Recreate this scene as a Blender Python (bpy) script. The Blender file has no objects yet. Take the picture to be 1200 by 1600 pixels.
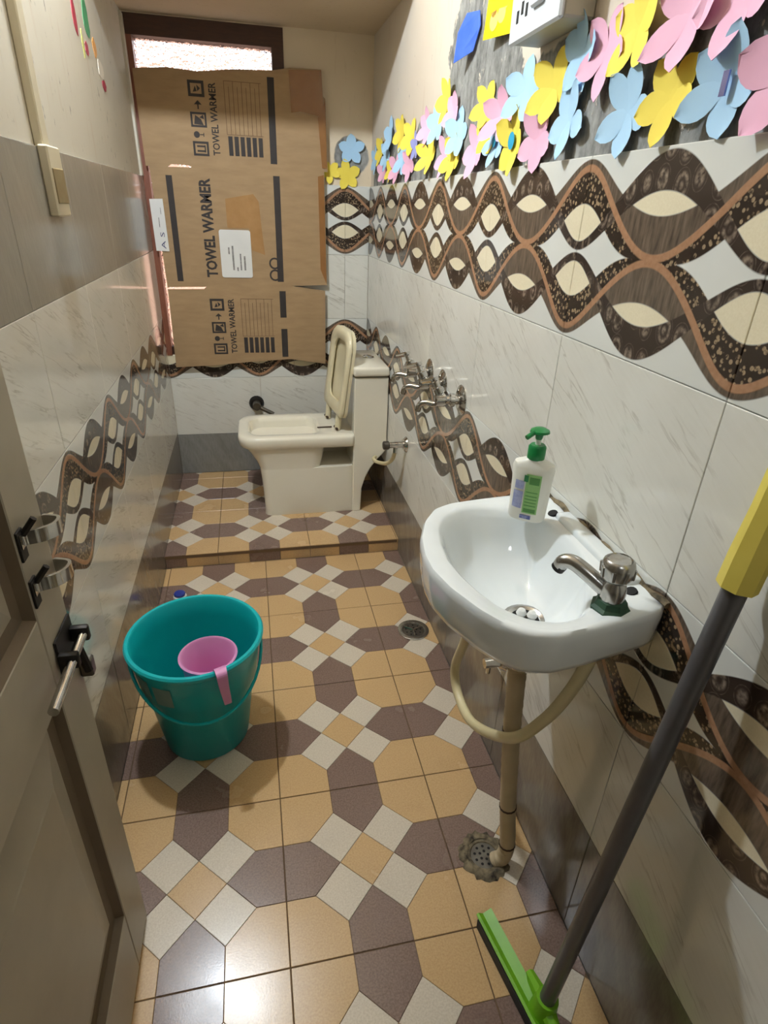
import bpy, bmesh, math, random
from mathutils import Vector, Matrix

# ------------------------------------------------------------------ camera, world, exposure
U = 1.0 / 15.0                       # one floor-pattern module (1/6 of a 40 cm tile) in metres
scene = bpy.context.scene
col = scene.collection
scene.view_settings.view_transform = 'Standard'
scene.view_settings.look = 'None'
scene.view_settings.gamma = 1.0
scene.view_settings.use_curve_mapping = False
scene.view_settings.exposure = 0.0

cam_d = bpy.data.cameras.new('camera')
cam_d.sensor_fit = 'HORIZONTAL'
cam_d.sensor_width = 36.0
cam_d.lens = 36.0 * 911.4 / 1200.0
cam_d.clip_start = 0.02
cam = bpy.data.objects.new('camera', cam_d)
col.objects.link(cam)
yaw, pit, rol = 0.228192, -0.477496, 0.039894
fw = Vector((math.sin(yaw) * math.cos(pit), math.cos(yaw) * math.cos(pit), math.sin(pit)))
rt = Vector((math.cos(yaw), -math.sin(yaw), 0))
up = rt.cross(fw)
r2 = math.cos(rol) * rt + math.sin(rol) * up
u2 = -math.sin(rol) * rt + math.cos(rol) * up
m = Matrix((r2, u2, -fw)).transposed().to_4x4()
m.translation = Vector((-2.8823, -12.8655, 21.0992)) * U
cam.matrix_world = m
scene.camera = cam

LAMP_STRENGTH = 1620.0
HALL_FILL_STRENGTH = 22.0
world = bpy.data.worlds.new('daylight')
scene.world = world
world.use_nodes = True
world.node_tree.nodes['Background'].inputs[0].default_value = (0.93, 0.96, 1.0, 1)
world.node_tree.nodes['Background'].inputs[1].default_value = 5.5

rnd = random.Random(7)

# ------------------------------------------------------------------ materials
def lin(c):
    out = []
    for v in c:
        v = v / 255.0
        out.append(v / 12.92 if v <= 0.04045 else ((v + 0.055) / 1.055) ** 2.4)
    return (out[0], out[1], out[2], 1.0)

class S:
    """a tiny expression wrapper over shader math nodes"""
    def __init__(self, nt, sock): self.nt, self.s = nt, sock
    def _op(self, op, *others, clamp=False):
        n = self.nt.nodes.new('ShaderNodeMath'); n.operation = op; n.use_clamp = clamp
        for i, o in enumerate((self,) + others):
            if isinstance(o, S): self.nt.links.new(o.s, n.inputs[i])
            else: n.inputs[i].default_value = o
        return S(self.nt, n.outputs[0])
    def __add__(self, o): return self._op('ADD', o)
    def __radd__(self, o): return self._op('ADD', o)
    def __sub__(self, o): return self._op('SUBTRACT', o)
    def __rsub__(self, o): return self._op('MULTIPLY', -1.0)._op('ADD', o)
    def __mul__(self, o): return self._op('MULTIPLY', o)
    def __rmul__(self, o): return self._op('MULTIPLY', o)
    def __truediv__(self, o): return self._op('DIVIDE', o)
    def __neg__(self): return self._op('MULTIPLY', -1.0)
    def pow(self, e): return self._op('POWER', e)
    def abs(self): return self._op('ABSOLUTE')
    def cos(self): return self._op('COSINE')
    def sin(self): return self._op('SINE')
    def gt(self, o): return self._op('GREATER_THAN', o)
    def lt(self, o): return self._op('LESS_THAN', o)
    def mn(self, o): return self._op('MINIMUM', o)
    def mx(self, o): return self._op('MAXIMUM', o)
    def step(self, w):              # smooth 0..1 over [-w, w]
        return ((self / (2 * w)) + 0.5)._op('ADD', 0.0, clamp=True)

class M:
    def __init__(self, name, rough=0.5, metal=0.0):
        self.m = bpy.data.materials.new(name); self.m.use_nodes = True
        self.nt = self.m.node_tree
        self.b = self.nt.nodes['Principled BSDF']
        self.b.inputs['Roughness'].default_value = rough
        self.b.inputs['Metallic'].default_value = metal
    def coord(self, kind='Object'):
        n = self.nt.nodes.new('ShaderNodeTexCoord'); return n.outputs[kind]
    def position(self):
        return self.nt.nodes.new('ShaderNodeNewGeometry').outputs['Position']
    def random(self):
        return S(self.nt, self.nt.nodes.new('ShaderNodeObjectInfo').outputs['Random'])
    def xyz(self, v):
        n = self.nt.nodes.new('ShaderNodeSeparateXYZ'); self.nt.links.new(v, n.inputs[0])
        return [S(self.nt, n.outputs[i]) for i in range(3)]
    def comb(self, x, y, z):
        n = self.nt.nodes.new('ShaderNodeCombineXYZ')
        for i, a in enumerate((x, y, z)):
            if isinstance(a, S): self.nt.links.new(a.s, n.inputs[i])
            else: n.inputs[i].default_value = a
        return n.outputs[0]
    def mapping(self, v, scale=(1, 1, 1), rot=(0, 0, 0), loc=(0, 0, 0)):
        n = self.nt.nodes.new('ShaderNodeMapping'); self.nt.links.new(v, n.inputs[0])
        n.inputs['Scale'].default_value = scale; n.inputs['Rotation'].default_value = rot
        n.inputs['Location'].default_value = loc
        return n.outputs[0]
    def noise(self, v, scale, detail=3, rough=0.55, dist=0.0):
        n = self.nt.nodes.new('ShaderNodeTexNoise'); self.nt.links.new(v, n.inputs['Vector'])
        n.inputs['Scale'].default_value = scale; n.inputs['Detail'].default_value = detail
        n.inputs['Roughness'].default_value = rough; n.inputs['Distortion'].default_value = dist
        return S(self.nt, n.outputs[0])
    def voronoi(self, v, scale, rnd=1.0):
        n = self.nt.nodes.new('ShaderNodeTexVoronoi'); self.nt.links.new(v, n.inputs['Vector'])
        n.inputs['Scale'].default_value = scale; n.inputs['Randomness'].default_value = rnd
        return S(self.nt, n.outputs['Distance'])
    def mix(self, f, a, b):
        n = self.nt.nodes.new('ShaderNodeMix'); n.data_type = 'RGBA'
        if isinstance(f, S): self.nt.links.new(f.s, n.inputs[0])
        else: n.inputs[0].default_value = f
        for k, c in ((6, a), (7, b)):
            if isinstance(c, tuple): n.inputs[k].default_value = c
            else: self.nt.links.new(c, n.inputs[k])
        return n.outputs[2]
    def base(self, c):
        if isinstance(c, tuple): self.b.inputs['Base Color'].default_value = c
        else: self.nt.links.new(c, self.b.inputs['Base Color'])
    def rough(self, s): self.nt.links.new(s.s, self.b.inputs['Roughness'])
    def bump(self, h, strength=0.2, dist=0.002):
        n = self.nt.nodes.new('ShaderNodeBump'); n.inputs['Strength'].default_value = strength
        n.inputs['Distance'].default_value = dist
        self.nt.links.new(h.s, n.inputs['Height']); self.nt.links.new(n.outputs[0], self.b.inputs['Normal'])

MAT = {}
def simple(name, c, rough=0.5, metal=0.0, c2=None, scale=20, amount=0.6, bump=0.0, stretch=(1, 1, 1), coat=0.0, detail=4):
    k = M(name, rough, metal)
    v = k.mapping(k.coord(), scale=stretch)
    n = k.noise(v, scale, detail)
    c = lin(c); c2 = lin(c2) if c2 else tuple(x * 0.82 for x in c[:3]) + (1,)
    k.base(k.mix(((n - 0.5) * (2.2 * amount) + 0.35)._op('ADD', 0, clamp=True), c, c2))
    if bump: k.bump(n, bump, 0.003)
    if coat: k.b.inputs['Coat Weight'].default_value = coat
    MAT[name] = k.m
    return k

# --- plain glossy marble wall tile
def make_plain(name, c1, c2, cv):
    k = M(name, 0.11)
    r = k.random()
    x, y, z = k.xyz(k.coord())
    v = k.comb(x + r * 7.0, r * 3.0, z + r * 4.0)
    cloud = k.noise(k.mapping(v, scale=(1, 1, 1), rot=(0, math.radians(40), 0)), 5, 4)
    vr = k.mapping(v, rot=(0, math.radians(26), 0))
    vein = k.noise(k.mapping(vr, scale=(1.6, 1, 15)), 2.8, 4, 0.55, 0.3)
    brk = k.noise(k.mapping(vr, scale=(1.0, 1, 4)), 6.0, 3)
    line = ((vein - 0.52).abs() * -30.0 + 1.0)._op('ADD', 0, clamp=True) * (brk - 0.45)._op('MULTIPLY', 5.0, clamp=True)
    fine = k.noise(k.mapping(vr, scale=(3, 1, 30)), 5.0, 3)
    cloud = cloud + (fine - 0.5) * 0.35
    c = k.mix((cloud - 0.3)._op('MULTIPLY', 1.6, clamp=True), lin(c1), lin(c2))
    c = k.mix(line * 0.6, c, lin(cv))
    k.base(c)
    MAT[name] = k.m
make_plain('marble_tile', (224, 222, 213), (212, 209, 197), (158, 150, 134))

# --- printed border tile: two interlaced wavy bands
def make_border():
    k = M('border_tile', 0.10)
    x, y, z = k.xyz(k.coord())
    u = x * 15.0
    v = (z * 15.0).abs()
    PI2 = 2 * math.pi / 6.8
    s = ((u * PI2).cos() * -1.0 + 1.0) * 0.5
    s2 = s * s; s4 = s2 * s2
    Iin = s2 * 1.2 - 0.04
    Or = s * 1.6 + s4 * 0.34 + 0.05
    Ou = s * 0.85 + s2 * s * 0.43 + 0.92
    Up = s * -1.75 - s4 * s2 * 0.2 + 2.2
    Lo = s * -1.15 - s4 * 0.24 + 1.42
    slope = (u * PI2).sin() * (math.pi / 6.8)      # ds/du
    dor = slope * (s2 * s * 1.36 + 1.6)
    w_or = (dor * dor + 1.0).pow(0.5) * 0.085
    obj = k.coord()
    fine = k.noise(obj, 350, 2)
    # colours
    white = k.mix(k.noise(obj, 6, 3), lin((224, 226, 222)), lin((216, 215, 206)))
    cream = k.mix(fine, lin((238, 228, 200)), lin((224, 211, 178)))
    grain = k.noise(k.mapping(obj, scale=(14, 1, 2.5)), 9, 4)
    wood = k.mix((grain - 0.25)._op('MULTIPLY', 2.0, clamp=True), lin((66, 55, 46)), lin((120, 105, 90)))
    flo = k.voronoi(k.mapping(obj, scale=(1, 0.01, 1)), 120, 1.0)
    flo2 = k.noise(obj, 130, 2)
    fl = ((flo - 0.42) * -9.0)._op('ADD', 0.2, clamp=True) * (flo2 - 0.34)._op('MULTIPLY', 6.0, clamp=True)
    floral = k.mix(fl, lin((50, 39, 32)), lin((156, 134, 106)))
    ro = k.voronoi(k.mapping(obj, scale=(1, 0.01, 0.8)), 26, 0.35)
    ring = ((ro * 26.0).sin() * 0.5 + 0.5) * (ro.lt(0.48)) * ((flo2 - 0.3)._op('MULTIPLY', 2.4, clamp=True))
    rosette = k.mix(ring * 0.8, lin((56, 45, 39)), lin((164, 146, 128)))
    orange = k.mix(k.noise(obj, 120, 3), lin((146, 106, 78)), lin((184, 142, 110)))
    e = 0.018
    inW1 = (v - Iin).step(e) * (Ou - v).step(e)
    inW2 = (v - Lo).step(e) * (Up - v).step(e)
    inner = (Or - v).step(e)
    isor = (w_or - (v - Or).abs()).step(e)
    w1 = k.mix(inner, wood, floral)
    eyeb = (v - Ou).step(e) * (Lo - v).step(e)
    eyel = (Iin - v).step(e) * (v - Up).step(e)
    c = k.mix(eyeb.mx(eyel), white, cream)
    c = k.mix(inW1, c, w1)
    # fans: below the inner W1 near the crossing stay wood
    c = k.mix(inW2, c, rosette)
    c = k.mix(isor, c, orange)
    k.base(c)
    # slight relief of the printed pattern
    k.bump(inW1.mx(inW2) * 0.6 + isor * 0.4, 0.5, 0.0012)
    MAT['border_tile'] = k.m
make_border()

def make_skirt(name, a, b, c3):
    k = M(name, 0.16)
    r = k.random(); x, y, z = k.xyz(k.coord())
    v = k.comb(x + r * 9.0, 0.0, z + r * 5.0)
    n = k.noise(k.mapping(k.mapping(v, rot=(0, 1.1, 0)), scale=(1.2, 1, 5)), 4, 5, 0.65, 0.6)
    n2 = k.noise(k.mapping(v, scale=(30, 1, 4)), 5, 3)
    c = k.mix((n - 0.3)._op('MULTIPLY', 2.2, clamp=True), lin(a), lin(b))
    c = k.mix((n2 - 0.45)._op('MULTIPLY', 1.4, clamp=True), c, lin(c3))
    k.base(c); MAT[name] = k.m
make_skirt('skirting_tile', (140, 131, 119), (112, 103, 93), (98, 90, 81))
make_skirt('grey_skirting_tile', (146, 146, 142), (124, 122, 116), (100, 100, 96))
make_skirt('grey_wall_tile', (152, 148, 138), (142, 137, 127), (132, 127, 117))

def make_floor(name, a, b, speck):
    k = M(name, 0.30)
    v = k.position()
    n = k.noise(v, 260, 2); g = k.noise(v, 7, 4)
    c = k.mix((n - 0.35)._op('MULTIPLY', 2.4, clamp=True), lin(a), lin(b))
    c = k.mix((g - 0.55)._op('MULTIPLY', 2.2, clamp=True) * 0.5, c, lin(speck))
    k.base(c); k.bump(n, 0.12, 0.0006)
    k.rough(g * 0.22 + 0.13)
    MAT[name] = k.m
make_floor('floor_tan', (206, 172, 124), (190, 154, 107), (172, 135, 92))
make_floor('floor_plum', (138, 114, 102), (106, 85, 75), (97, 77, 66))
make_floor('floor_cream', (216, 204, 185), (198, 184, 163), (178, 161, 137))
simple('grout', (112, 88, 62), 0.9)
simple('mortar', (150, 140, 122), 0.95, c2=(110, 102, 90), scale=40)

def make_paint(name, base1, base2, cement=False, side=0, chipcut=0.71):
    k = M(name, 0.75)
    p = k.position(); x, y, z = k.xyz(p)
    n = k.noise(p, 4, 5); big = k.noise(p, 1.6, 3)
    c = k.mix((big - 0.3)._op('MULTIPLY', 2.0, clamp=True), lin(base1), lin(base2))
    st = k.noise(k.mapping(p, scale=(14, 14, 2.0)), 3, 5, 0.6)
    c = k.mix((st - 0.60)._op('MULTIPLY', 4.0, clamp=True) * 0.5, c, lin((176, 146, 116)))
    chip = k.noise(k.mapping(p, scale=(22, 22, 7)), 3.0, 4, 0.6)
    c = k.mix((chip - chipcut)._op('MULTIPLY', 14.0, clamp=True), c, lin((92, 88, 80)))
    if cement:
        yy, zz = y * 15.0, z * 15.0
        nn = (n - 0.5)
        if side == 0:    # long right wall: bare cement strip above the tiles, plus a tall patch
            band = (nn * 4.0 + 24.9 - zz).step(0.05) * (33.5 - yy).step(0.2)
            tall = (nn * 7.0 + 16.6 - yy).step(0.05) * (nn * 7.0 + yy - 9.4).step(0.05)
            mask = band.mx(tall)
        else:
            xx = x * 15.0
            d = ((xx - 4.75) * (xx - 4.75) + (zz - 24.2) * (zz - 24.2)).pow(0.5)
            mask = (nn * 1.6 + 1.25 - d).step(0.05)
        flk = k.noise(k.mapping(p, scale=(5, 5, 3)), 4, 5, 0.7)
        mask = mask * (0.63 - flk).step(0.02)
        cem = k.mix((k.noise(k.mapping(p, scale=(2, 2, 1)), 12, 6, 0.7) - 0.35)._op('MULTIPLY', 3.0, clamp=True), lin((160, 160, 156)), lin((70, 70, 68)))
        c = k.mix(mask, c, cem)
        k.bump(mask * -1.0 + n * 0.3, 0.6, 0.004)
    else:
        k.bump(n, 0.3, 0.003)
    k.base(c); MAT[name] = k.m
make_paint('paint_right', (212, 203, 188), (203, 187, 168), True, 0)
make_paint('paint_back', (228, 212, 186), (214, 194, 164), True, 1)
make_paint('paint_left', (206, 199, 183), (192, 184, 166), chipcut=0.655)
make_paint('paint_ceiling', (214, 196, 168), (200, 180, 152))

simple('cardboard', (168, 139, 102), 0.8, c2=(148, 120, 86), scale=9, amount=0.8, bump=0.05, stretch=(1, 1, 4))
simple('ink', (44, 38, 36), 0.7, c2=(62, 54, 48))
simple('faded_ink', (120, 116, 112), 0.8, c2=(160, 156, 150), scale=120, amount=1.5)
simple('thin_ink', (120, 92, 64), 0.8)
simple('brown_tape', (150, 104, 58), 0.25, c2=(132, 88, 46))
simple('clear_tape', (176, 136, 90), 0.12, c2=(156, 116, 72))
simple('white_paper', (226, 224, 218), 0.7, c2=(206, 204, 198), scale=6)
simple('pen_ink', (70, 70, 110), 0.7)
simple('dark_wood', (74, 46, 32), 0.5, c2=(46, 28, 20), stretch=(1, 1, 6))
simple('red_wood', (142, 88, 66), 0.45, c2=(104, 60, 44), stretch=(8, 8, 1))
simple('porcelain', (240, 234, 216), 0.12, c2=(232, 224, 203), scale=5, coat=0.5)
simple('seat_plastic', (228, 218, 186), 0.3, c2=(206, 192, 152), scale=5)
simple('basin_ceramic', (236, 240, 240), 0.08, c2=(226, 232, 233), scale=4, coat=0.6)
simple('chrome', (220, 220, 218), 0.10, 1.0, c2=(150, 145, 140), scale=30)
simple('worn_chrome', (196, 194, 190), 0.25, 1.0, c2=(150, 147, 142), scale=60)
simple('dull_metal', (120, 116, 108), 0.4, 0.9, c2=(78, 72, 64), scale=40)
simple('dark_metal', (44, 40, 36), 0.5, 0.6)
simple('rust', (70, 48, 34), 0.7)
simple('hole_black', (16, 14, 12), 0.8)
simple('verdigris', (38, 78, 52), 0.6, c2=(20, 46, 32), scale=50)
simple('bucket_plastic', (14, 176, 178), 0.32, c2=(8, 160, 164), scale=5)
simple('mug_plastic', (220, 150, 196), 0.35, c2=(206, 136, 182), scale=8)
simple('sticker_clear', (128, 150, 138), 0.4, c2=(96, 128, 116), scale=30)
simple('soap_plastic', (238, 236, 226), 0.3, c2=(226, 224, 212), scale=9)
simple('soap_green', (22, 132, 66), 0.3, c2=(14, 112, 52))
simple('label_green', (150, 198, 122), 0.5, c2=(128, 180, 100), scale=60)
simple('label_dark_green', (86, 146, 72), 0.5)
simple('label_blue', (150, 156, 200), 0.5, c2=(180, 184, 214), scale=160, amount=1.5)
simple('label_navy', (74, 84, 150), 0.5, c2=(150, 156, 196), scale=120, amount=1.5)
simple('hose_cream', (222, 208, 164), 0.4, c2=(200, 184, 138), scale=10)
simple('pipe_beige', (204, 186, 152), 0.5, c2=(172, 152, 118), scale=14)
simple('squeegee_green', (126, 186, 40), 0.4, c2=(104, 166, 28))
simple('rubber', (52, 54, 50), 0.7)
simple('pole_grey', (100, 98, 100), 0.35, 0.3, c2=(84, 82, 84))
simple('grip_yellow', (226, 208, 98), 0.5, c2=(212, 192, 80))
simple('paper_pink', (242, 188, 212), 0.8, c2=(236, 176, 202), scale=12, bump=0.1)
simple('paper_yellow', (246, 224, 92), 0.8, c2=(238, 212, 76), scale=12, bump=0.1)
simple('paper_blue', (180, 216, 242), 0.8, c2=(166, 206, 236), scale=12, bump=0.1)
simple('paper_violet', (150, 152, 214), 0.7, c2=(170, 174, 224))
simple('paper_royal', (44, 92, 226), 0.4, c2=(110, 150, 240), scale=10)
simple('card_yellow', (250, 232, 10), 0.4, c2=(244, 222, 8))
simple('card_orange', (240, 150, 40), 0.5)
simple('card_cream', (250, 232, 120), 0.5)
simple('teal_dot', (40, 166, 206), 0.6)
simple('foil', (140, 140, 190), 0.2, 0.8)
simple('switch_white', (222, 228, 234), 0.35)
simple('switch_box', (184, 178, 162), 0.5)
simple('door_paint', (176, 168, 150), 0.4, c2=(156, 147, 128), scale=5, amount=1.0)
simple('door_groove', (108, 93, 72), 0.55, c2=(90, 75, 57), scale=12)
simple('conduit', (214, 204, 178), 0.5, c2=(196, 184, 156), scale=8)
simple('conduit_brown', (134, 112, 74), 0.5, c2=(150, 140, 106), scale=30)
simple('sticker_red', (176, 50, 70), 0.6)
simple('sticker_green', (70, 150, 100), 0.6)
simple('sticker_orange', (226, 160, 80), 0.6)
simple('sticker_pale', (224, 214, 196), 0.6)
simple('sticker_lime', (206, 206, 110), 0.6)
simple('cap_blue', (40, 60, 150), 0.3)
simple('cap_white', (226, 226, 222), 0.3)
simple('sediment', (132, 118, 92), 0.9, c2=(48, 41, 32), scale=60, amount=1.4, bump=0.6)
simple('added_wall_brown', (176, 132, 108), 0.9, c2=(104, 72, 60), scale=1.5, amount=1.4)
simple('hall_paint', (222, 214, 200), 0.8)
k = M('frosted_glass', 0.12)
k.b.inputs['Transmission Weight'].default_value = 1.0
k.base((0.95, 0.97, 1.0, 1)); k.bump(k.noise(k.coord(), 70, 2), 1.0, 0.012)
MAT['frosted_glass'] = k.m
def emitter(name, c, strength):
    k = M(name, 0.4)
    k.base((0.9, 0.9, 0.9, 1))
    k.b.inputs['Emission Color'].default_value = c
    k.b.inputs['Emission Strength'].default_value = strength
    MAT[name] = k.m
emitter('lamp_glow', (0.90, 1.0, 1.10, 1), LAMP_STRENGTH)
emitter('hall_fill_glow', (0.93, 1.0, 1.02, 1), HALL_FILL_STRENGTH)

# ------------------------------------------------------------------ geometry helpers (all in floor modules)
class G:
    def __init__(self): self.v, self.f = [], []
    def add(self, v, f):
        o = len(self.v); self.v += [Vector(p) for p in v]; self.f += [tuple(i + o for i in q) for q in f]
        return self

ORI = {}
def put(name, g, mat, parent=None, origin=None, smooth=False, angle=40, label=None, cat=None, group=None, kind=None, rotz=0.0, mesh=None):
    if origin is None: origin = ORI[parent.name] if parent else (0, 0, 0)
    origin = Vector(origin)
    if mesh is None:
        mesh = bpy.data.meshes.new(name)
        mesh.from_pydata([tuple((p - origin) * U) for p in g.v], [], g.f)
        bm = bmesh.new(); bm.from_mesh(mesh)
        bmesh.ops.recalc_face_normals(bm, faces=bm.faces); bm.to_mesh(mesh); bm.free()
        if smooth:
            mesh.polygons.foreach_set('use_smooth', [True] * len(mesh.polygons))
            mesh.set_sharp_from_angle(angle=math.radians(angle))
        mesh.materials.append(MAT[mat])
    o = bpy.data.objects.new(name, mesh); col.objects.link(o)
    o.rotation_euler = (0, 0, rotz)
    if parent:
        o.parent = parent; o.location = (origin - ORI[parent.name]) * U
    else: o.location = origin * U
    ORI[o.name] = origin
    tag(o, label, cat, group, kind)
    return o
def tag(o, label=None, cat=None, group=None, kind=None):
    if label: o['label'] = label
    if cat: o['category'] = cat
    if group: o['group'] = group
    if kind: o['kind'] = kind
def empty(name, origin, label=None, cat=None, group=None, kind=None):
    o = bpy.data.objects.new(name, None); col.objects.link(o)
    o.empty_display_size = 0.05
    o.location = Vector(origin) * U; ORI[o.name] = Vector(origin)
    tag(o, label, cat, group, kind); return o

def box(x0, x1, y0, y1, z0, z1):
    v = [(x, y, z) for x in (x0, x1) for y in (y0, y1) for z in (z0, z1)]
    return v, [(0, 1, 3, 2), (4, 6, 7, 5), (0, 4, 5, 1), (2, 3, 7, 6), (0, 2, 6, 4), (1, 5, 7, 3)]
def gbox(*a): return G().add(*box(*a))
def rbox(x0, x1, y0, y1, z0, z1, r, seg=2):
    bm = bmesh.new(); v, f = box(x0, x1, y0, y1, z0, z1)
    vs = [bm.verts.new(p) for p in v]
    for q in f: bm.faces.new([vs[i] for i in q])
    bmesh.ops.recalc_face_normals(bm, faces=bm.faces)
    bmesh.ops.bevel(bm, geom=bm.edges[:], offset=r, segments=seg, affect='EDGES', profile=0.5)
    bm.verts.index_update()
    vv = [p.co.copy() for p in bm.verts]; ff = [tuple(p.index for p in q.verts) for q in bm.faces]; bm.free()
    return vv, ff
def loft(rings, cap0=True, cap1=True):
    n = len(rings[0]); v = [p for r in rings for p in r]; f = []
    for k in range(len(rings) - 1):
        for i in range(n):
            j = (i + 1) % n
            f.append((k * n + i, k * n + j, (k + 1) * n + j, (k + 1) * n + i))
    if cap0: f.append(tuple(range(n - 1, -1, -1)))
    if cap1: f.append(tuple((len(rings) - 1) * n + i for i in range(n)))
    return v, f
def frame(d):
    d = Vector(d).normalized(); a = Vector((0, 0, 1)) if abs(d.z) < 0.9 else Vector((1, 0, 0))
    x = a.cross(d).normalized(); return x, d.cross(x), d
def lathe(profile, c=(0, 0, 0), axis=(0, 0, 1), n=24, cap0=False, cap1=False, sx=1.0):
    x, y, d = frame(axis); c = Vector(c)
    rings = [[c + d * h + (x * math.cos(2 * math.pi * i / n) * sx + y * math.sin(2 * math.pi * i / n)) * r for i in range(n)] for r, h in profile]
    return loft(rings, cap0, cap1)
def catmull(pts, sub=8):
    P = [Vector(p) for p in pts]; P = [2 * P[0] - P[1]] + P + [2 * P[-1] - P[-2]]; out = []
    for i in range(1, len(P) - 2):
        for t in range(sub):
            t /= sub; a, b, c, d = P[i - 1:i + 3]
            out.append(0.5 * ((2 * b) + (c - a) * t + (2 * a - 5 * b + 4 * c - d) * t * t + (3 * b - a - 3 * c + d) * t ** 3))
    out.append(P[-2]); return out
def tube(path, r, n=10, cap=True):
    rings = []; path = [Vector(p) for p in path]; x = None
    for i, p in enumerate(path):
        d = (path[min(i + 1, len(path) - 1)] - path[max(i - 1, 0)]).normalized()
        if x is None: x, y, _ = frame(d)
        else: x = (x - d * x.dot(d)).normalized(); y = d.cross(x)
        rr = r(i / max(1, len(path) - 1)) if callable(r) else r
        rings.append([p + (x * math.cos(2 * math.pi * k / n) + y * math.sin(2 * math.pi * k / n)) * rr for k in range(n)])
    return loft(rings, cap, cap)
def prism(poly, ax, a0, a1):
    def P(p, a): return (a, p[0], p[1]) if ax == 0 else (p[0], a, p[1]) if ax == 1 else (p[0], p[1], a)
    return loft([[P(p, a0) for p in poly], [P(p, a1) for p in poly]])
def rrect(x0, x1, y0, y1, r, n=6):
    """rounded rectangle outline; r = one radius or four (x1y1, x0y1, x0y0, x1y0)"""
    if not isinstance(r, (tuple, list)): r = (r,) * 4
    out = []
    for (cx, cy, a0, rr) in ((x1, y1, 0, r[0]), (x0, y1, 90, r[1]), (x0, y0, 180, r[2]), (x1, y0, 270, r[3])):
        ox = cx - rr if cx == x1 else cx + rr; oy = cy - rr if cy == y1 else cy + rr
        for k in range(n + 1):
            a = math.radians(a0 + 90 * k / n); out.append((ox + rr * math.cos(a), oy + rr * math.sin(a)))
    return out

# ------------------------------------------------------------------ the room
XL, XR, YB = -9.3, 6.1, 34.4         # faces of the wall tiles
YS, ZS = 21.05, 0.9                  # raised toilet platform: front edge and height
YF = -11.0                           # front wall with the doorway
ZC, ZH = 31.2, 42.0                  # low slab over the toilet end, high ceiling in front

def struct(name, g, mat, **k): return put(name, g, mat, kind='structure', **k)
floor = struct('floor', gbox(XL - 0.1, XR + 0.1, YF - 2, YS, -1.0, -0.26), 'mortar')
plat = struct('floor_platform', gbox(XL - 0.1, XR + 0.1, YS + 0.12, YB + 0.1, -1.0, ZS - 0.26), 'mortar')
wall_r = struct('wall_right', gbox(XR + 0.1, XR + 1.6, YF - 1.8, YB + 2, -1.0, ZH), 'paint_right')
wall_l = struct('wall_left', gbox(XL - 1.6, XL - 0.1, YF - 1.8, YB + 2, -1.0, ZH), 'paint_left')
WX1, WZ0, WZ1 = 0.25, 10.7, ZC       # window opening: from the left corner to WX1
wall_b = struct('wall_back', gbox(XL - 0.1, XR + 0.1, YB + 0.1, YB + 2, -1.0, WZ0).add(*box(WX1, XR + 0.1, YB + 0.1, YB + 2, WZ0, ZH)).add(*box(XL - 0.1, WX1, YB + 0.1, YB + 2, WZ1 - 0.1, ZH)), 'paint_back')
DX0, DX1, DZ = -8.6, 4.4, 31.0
wall_f = struct('wall_front', gbox(XL - 0.1, DX0, YF - 1.8, YF, -1.0, ZH).add(*box(DX1, XR + 0.1, YF - 1.8, YF, -1.0, ZH)).add(*box(DX0, DX1, YF - 1.8, YF, DZ, ZH)), 'paint_left')
struct('ceiling', gbox(XL - 1.6, XR + 1.6, YF - 1.8, YB + 2, ZH, ZH + 1), 'paint_ceiling')
struct('ceiling_slab', gbox(XL - 0.1, XR + 0.1, 23.0, YB + 0.1, ZC, ZC + 1.6), 'paint_ceiling')
# the hall outside the doorway
struct('wall_hall', gbox(-26, -25, -52, YF - 1.8, -1, ZH).add(*box(22, 23, -52, YF - 1.8, -1, ZH)).add(*box(-26, 23, -53, -52, -1, ZH)).add(*box(-25, XL - 1.6, YF - 2.4, YF - 1.8, -1, ZH)).add(*box(XR + 1.6, 22, YF - 2.4, YF - 1.8, -1, ZH)), 'hall_paint')
struct('floor_hall', gbox(-26, 23, -53, YF - 2, -1.0, -0.05), 'mortar')
struct('ceiling_hall', gbox(-26, 23, -53, YF - 1.8, ZH, ZH + 1), 'hall_paint')

# --- floor tiles, cut to the room; every coloured field is a piece of its own
def clip(poly, a, b, c):             # keep a*x + b*y <= c
    out = []
    for i in range(len(poly)):
        p, q = poly[i], poly[(i + 1) % len(poly)]
        dp, dq = a * p[0] + b * p[1] - c, a * q[0] + b * q[1] - c
        if dp <= 0: out.append(p)
        if dp * dq < 0:
            t = dp / (dp - dq); out.append((p[0] + t * (q[0] - p[0]), p[1] + t * (q[1] - p[1])))
    return out
def area(p): return 0.5 * sum(p[i][0] * p[(i + 1) % len(p)][1] - p[(i + 1) % len(p)][0] * p[i][1] for i in range(len(p)))
def inset(poly, d):
    c = (sum(p[0] for p in poly) / len(poly), sum(p[1] for p in poly) / len(poly)); out = poly
    for i in range(len(poly)):
        p, q = poly[i], poly[(i + 1) % len(poly)]; nx, ny = q[1] - p[1], p[0] - q[0]; L = math.hypot(nx, ny)
        if L < 1e-6: continue
        nx, ny = nx / L, ny / L
        if (c[0] - p[0]) * nx + (c[1] - p[1]) * ny > 0: nx, ny = -nx, -ny
        out = clip(out, nx, ny, nx * p[0] + ny * p[1] - d)
        if len(out) < 3: return []
    return out
FIELDS = [('tan_square', 'floor_tan', [(1, 0), (0, 1), (-1, 0), (0, -1)])]
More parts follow.
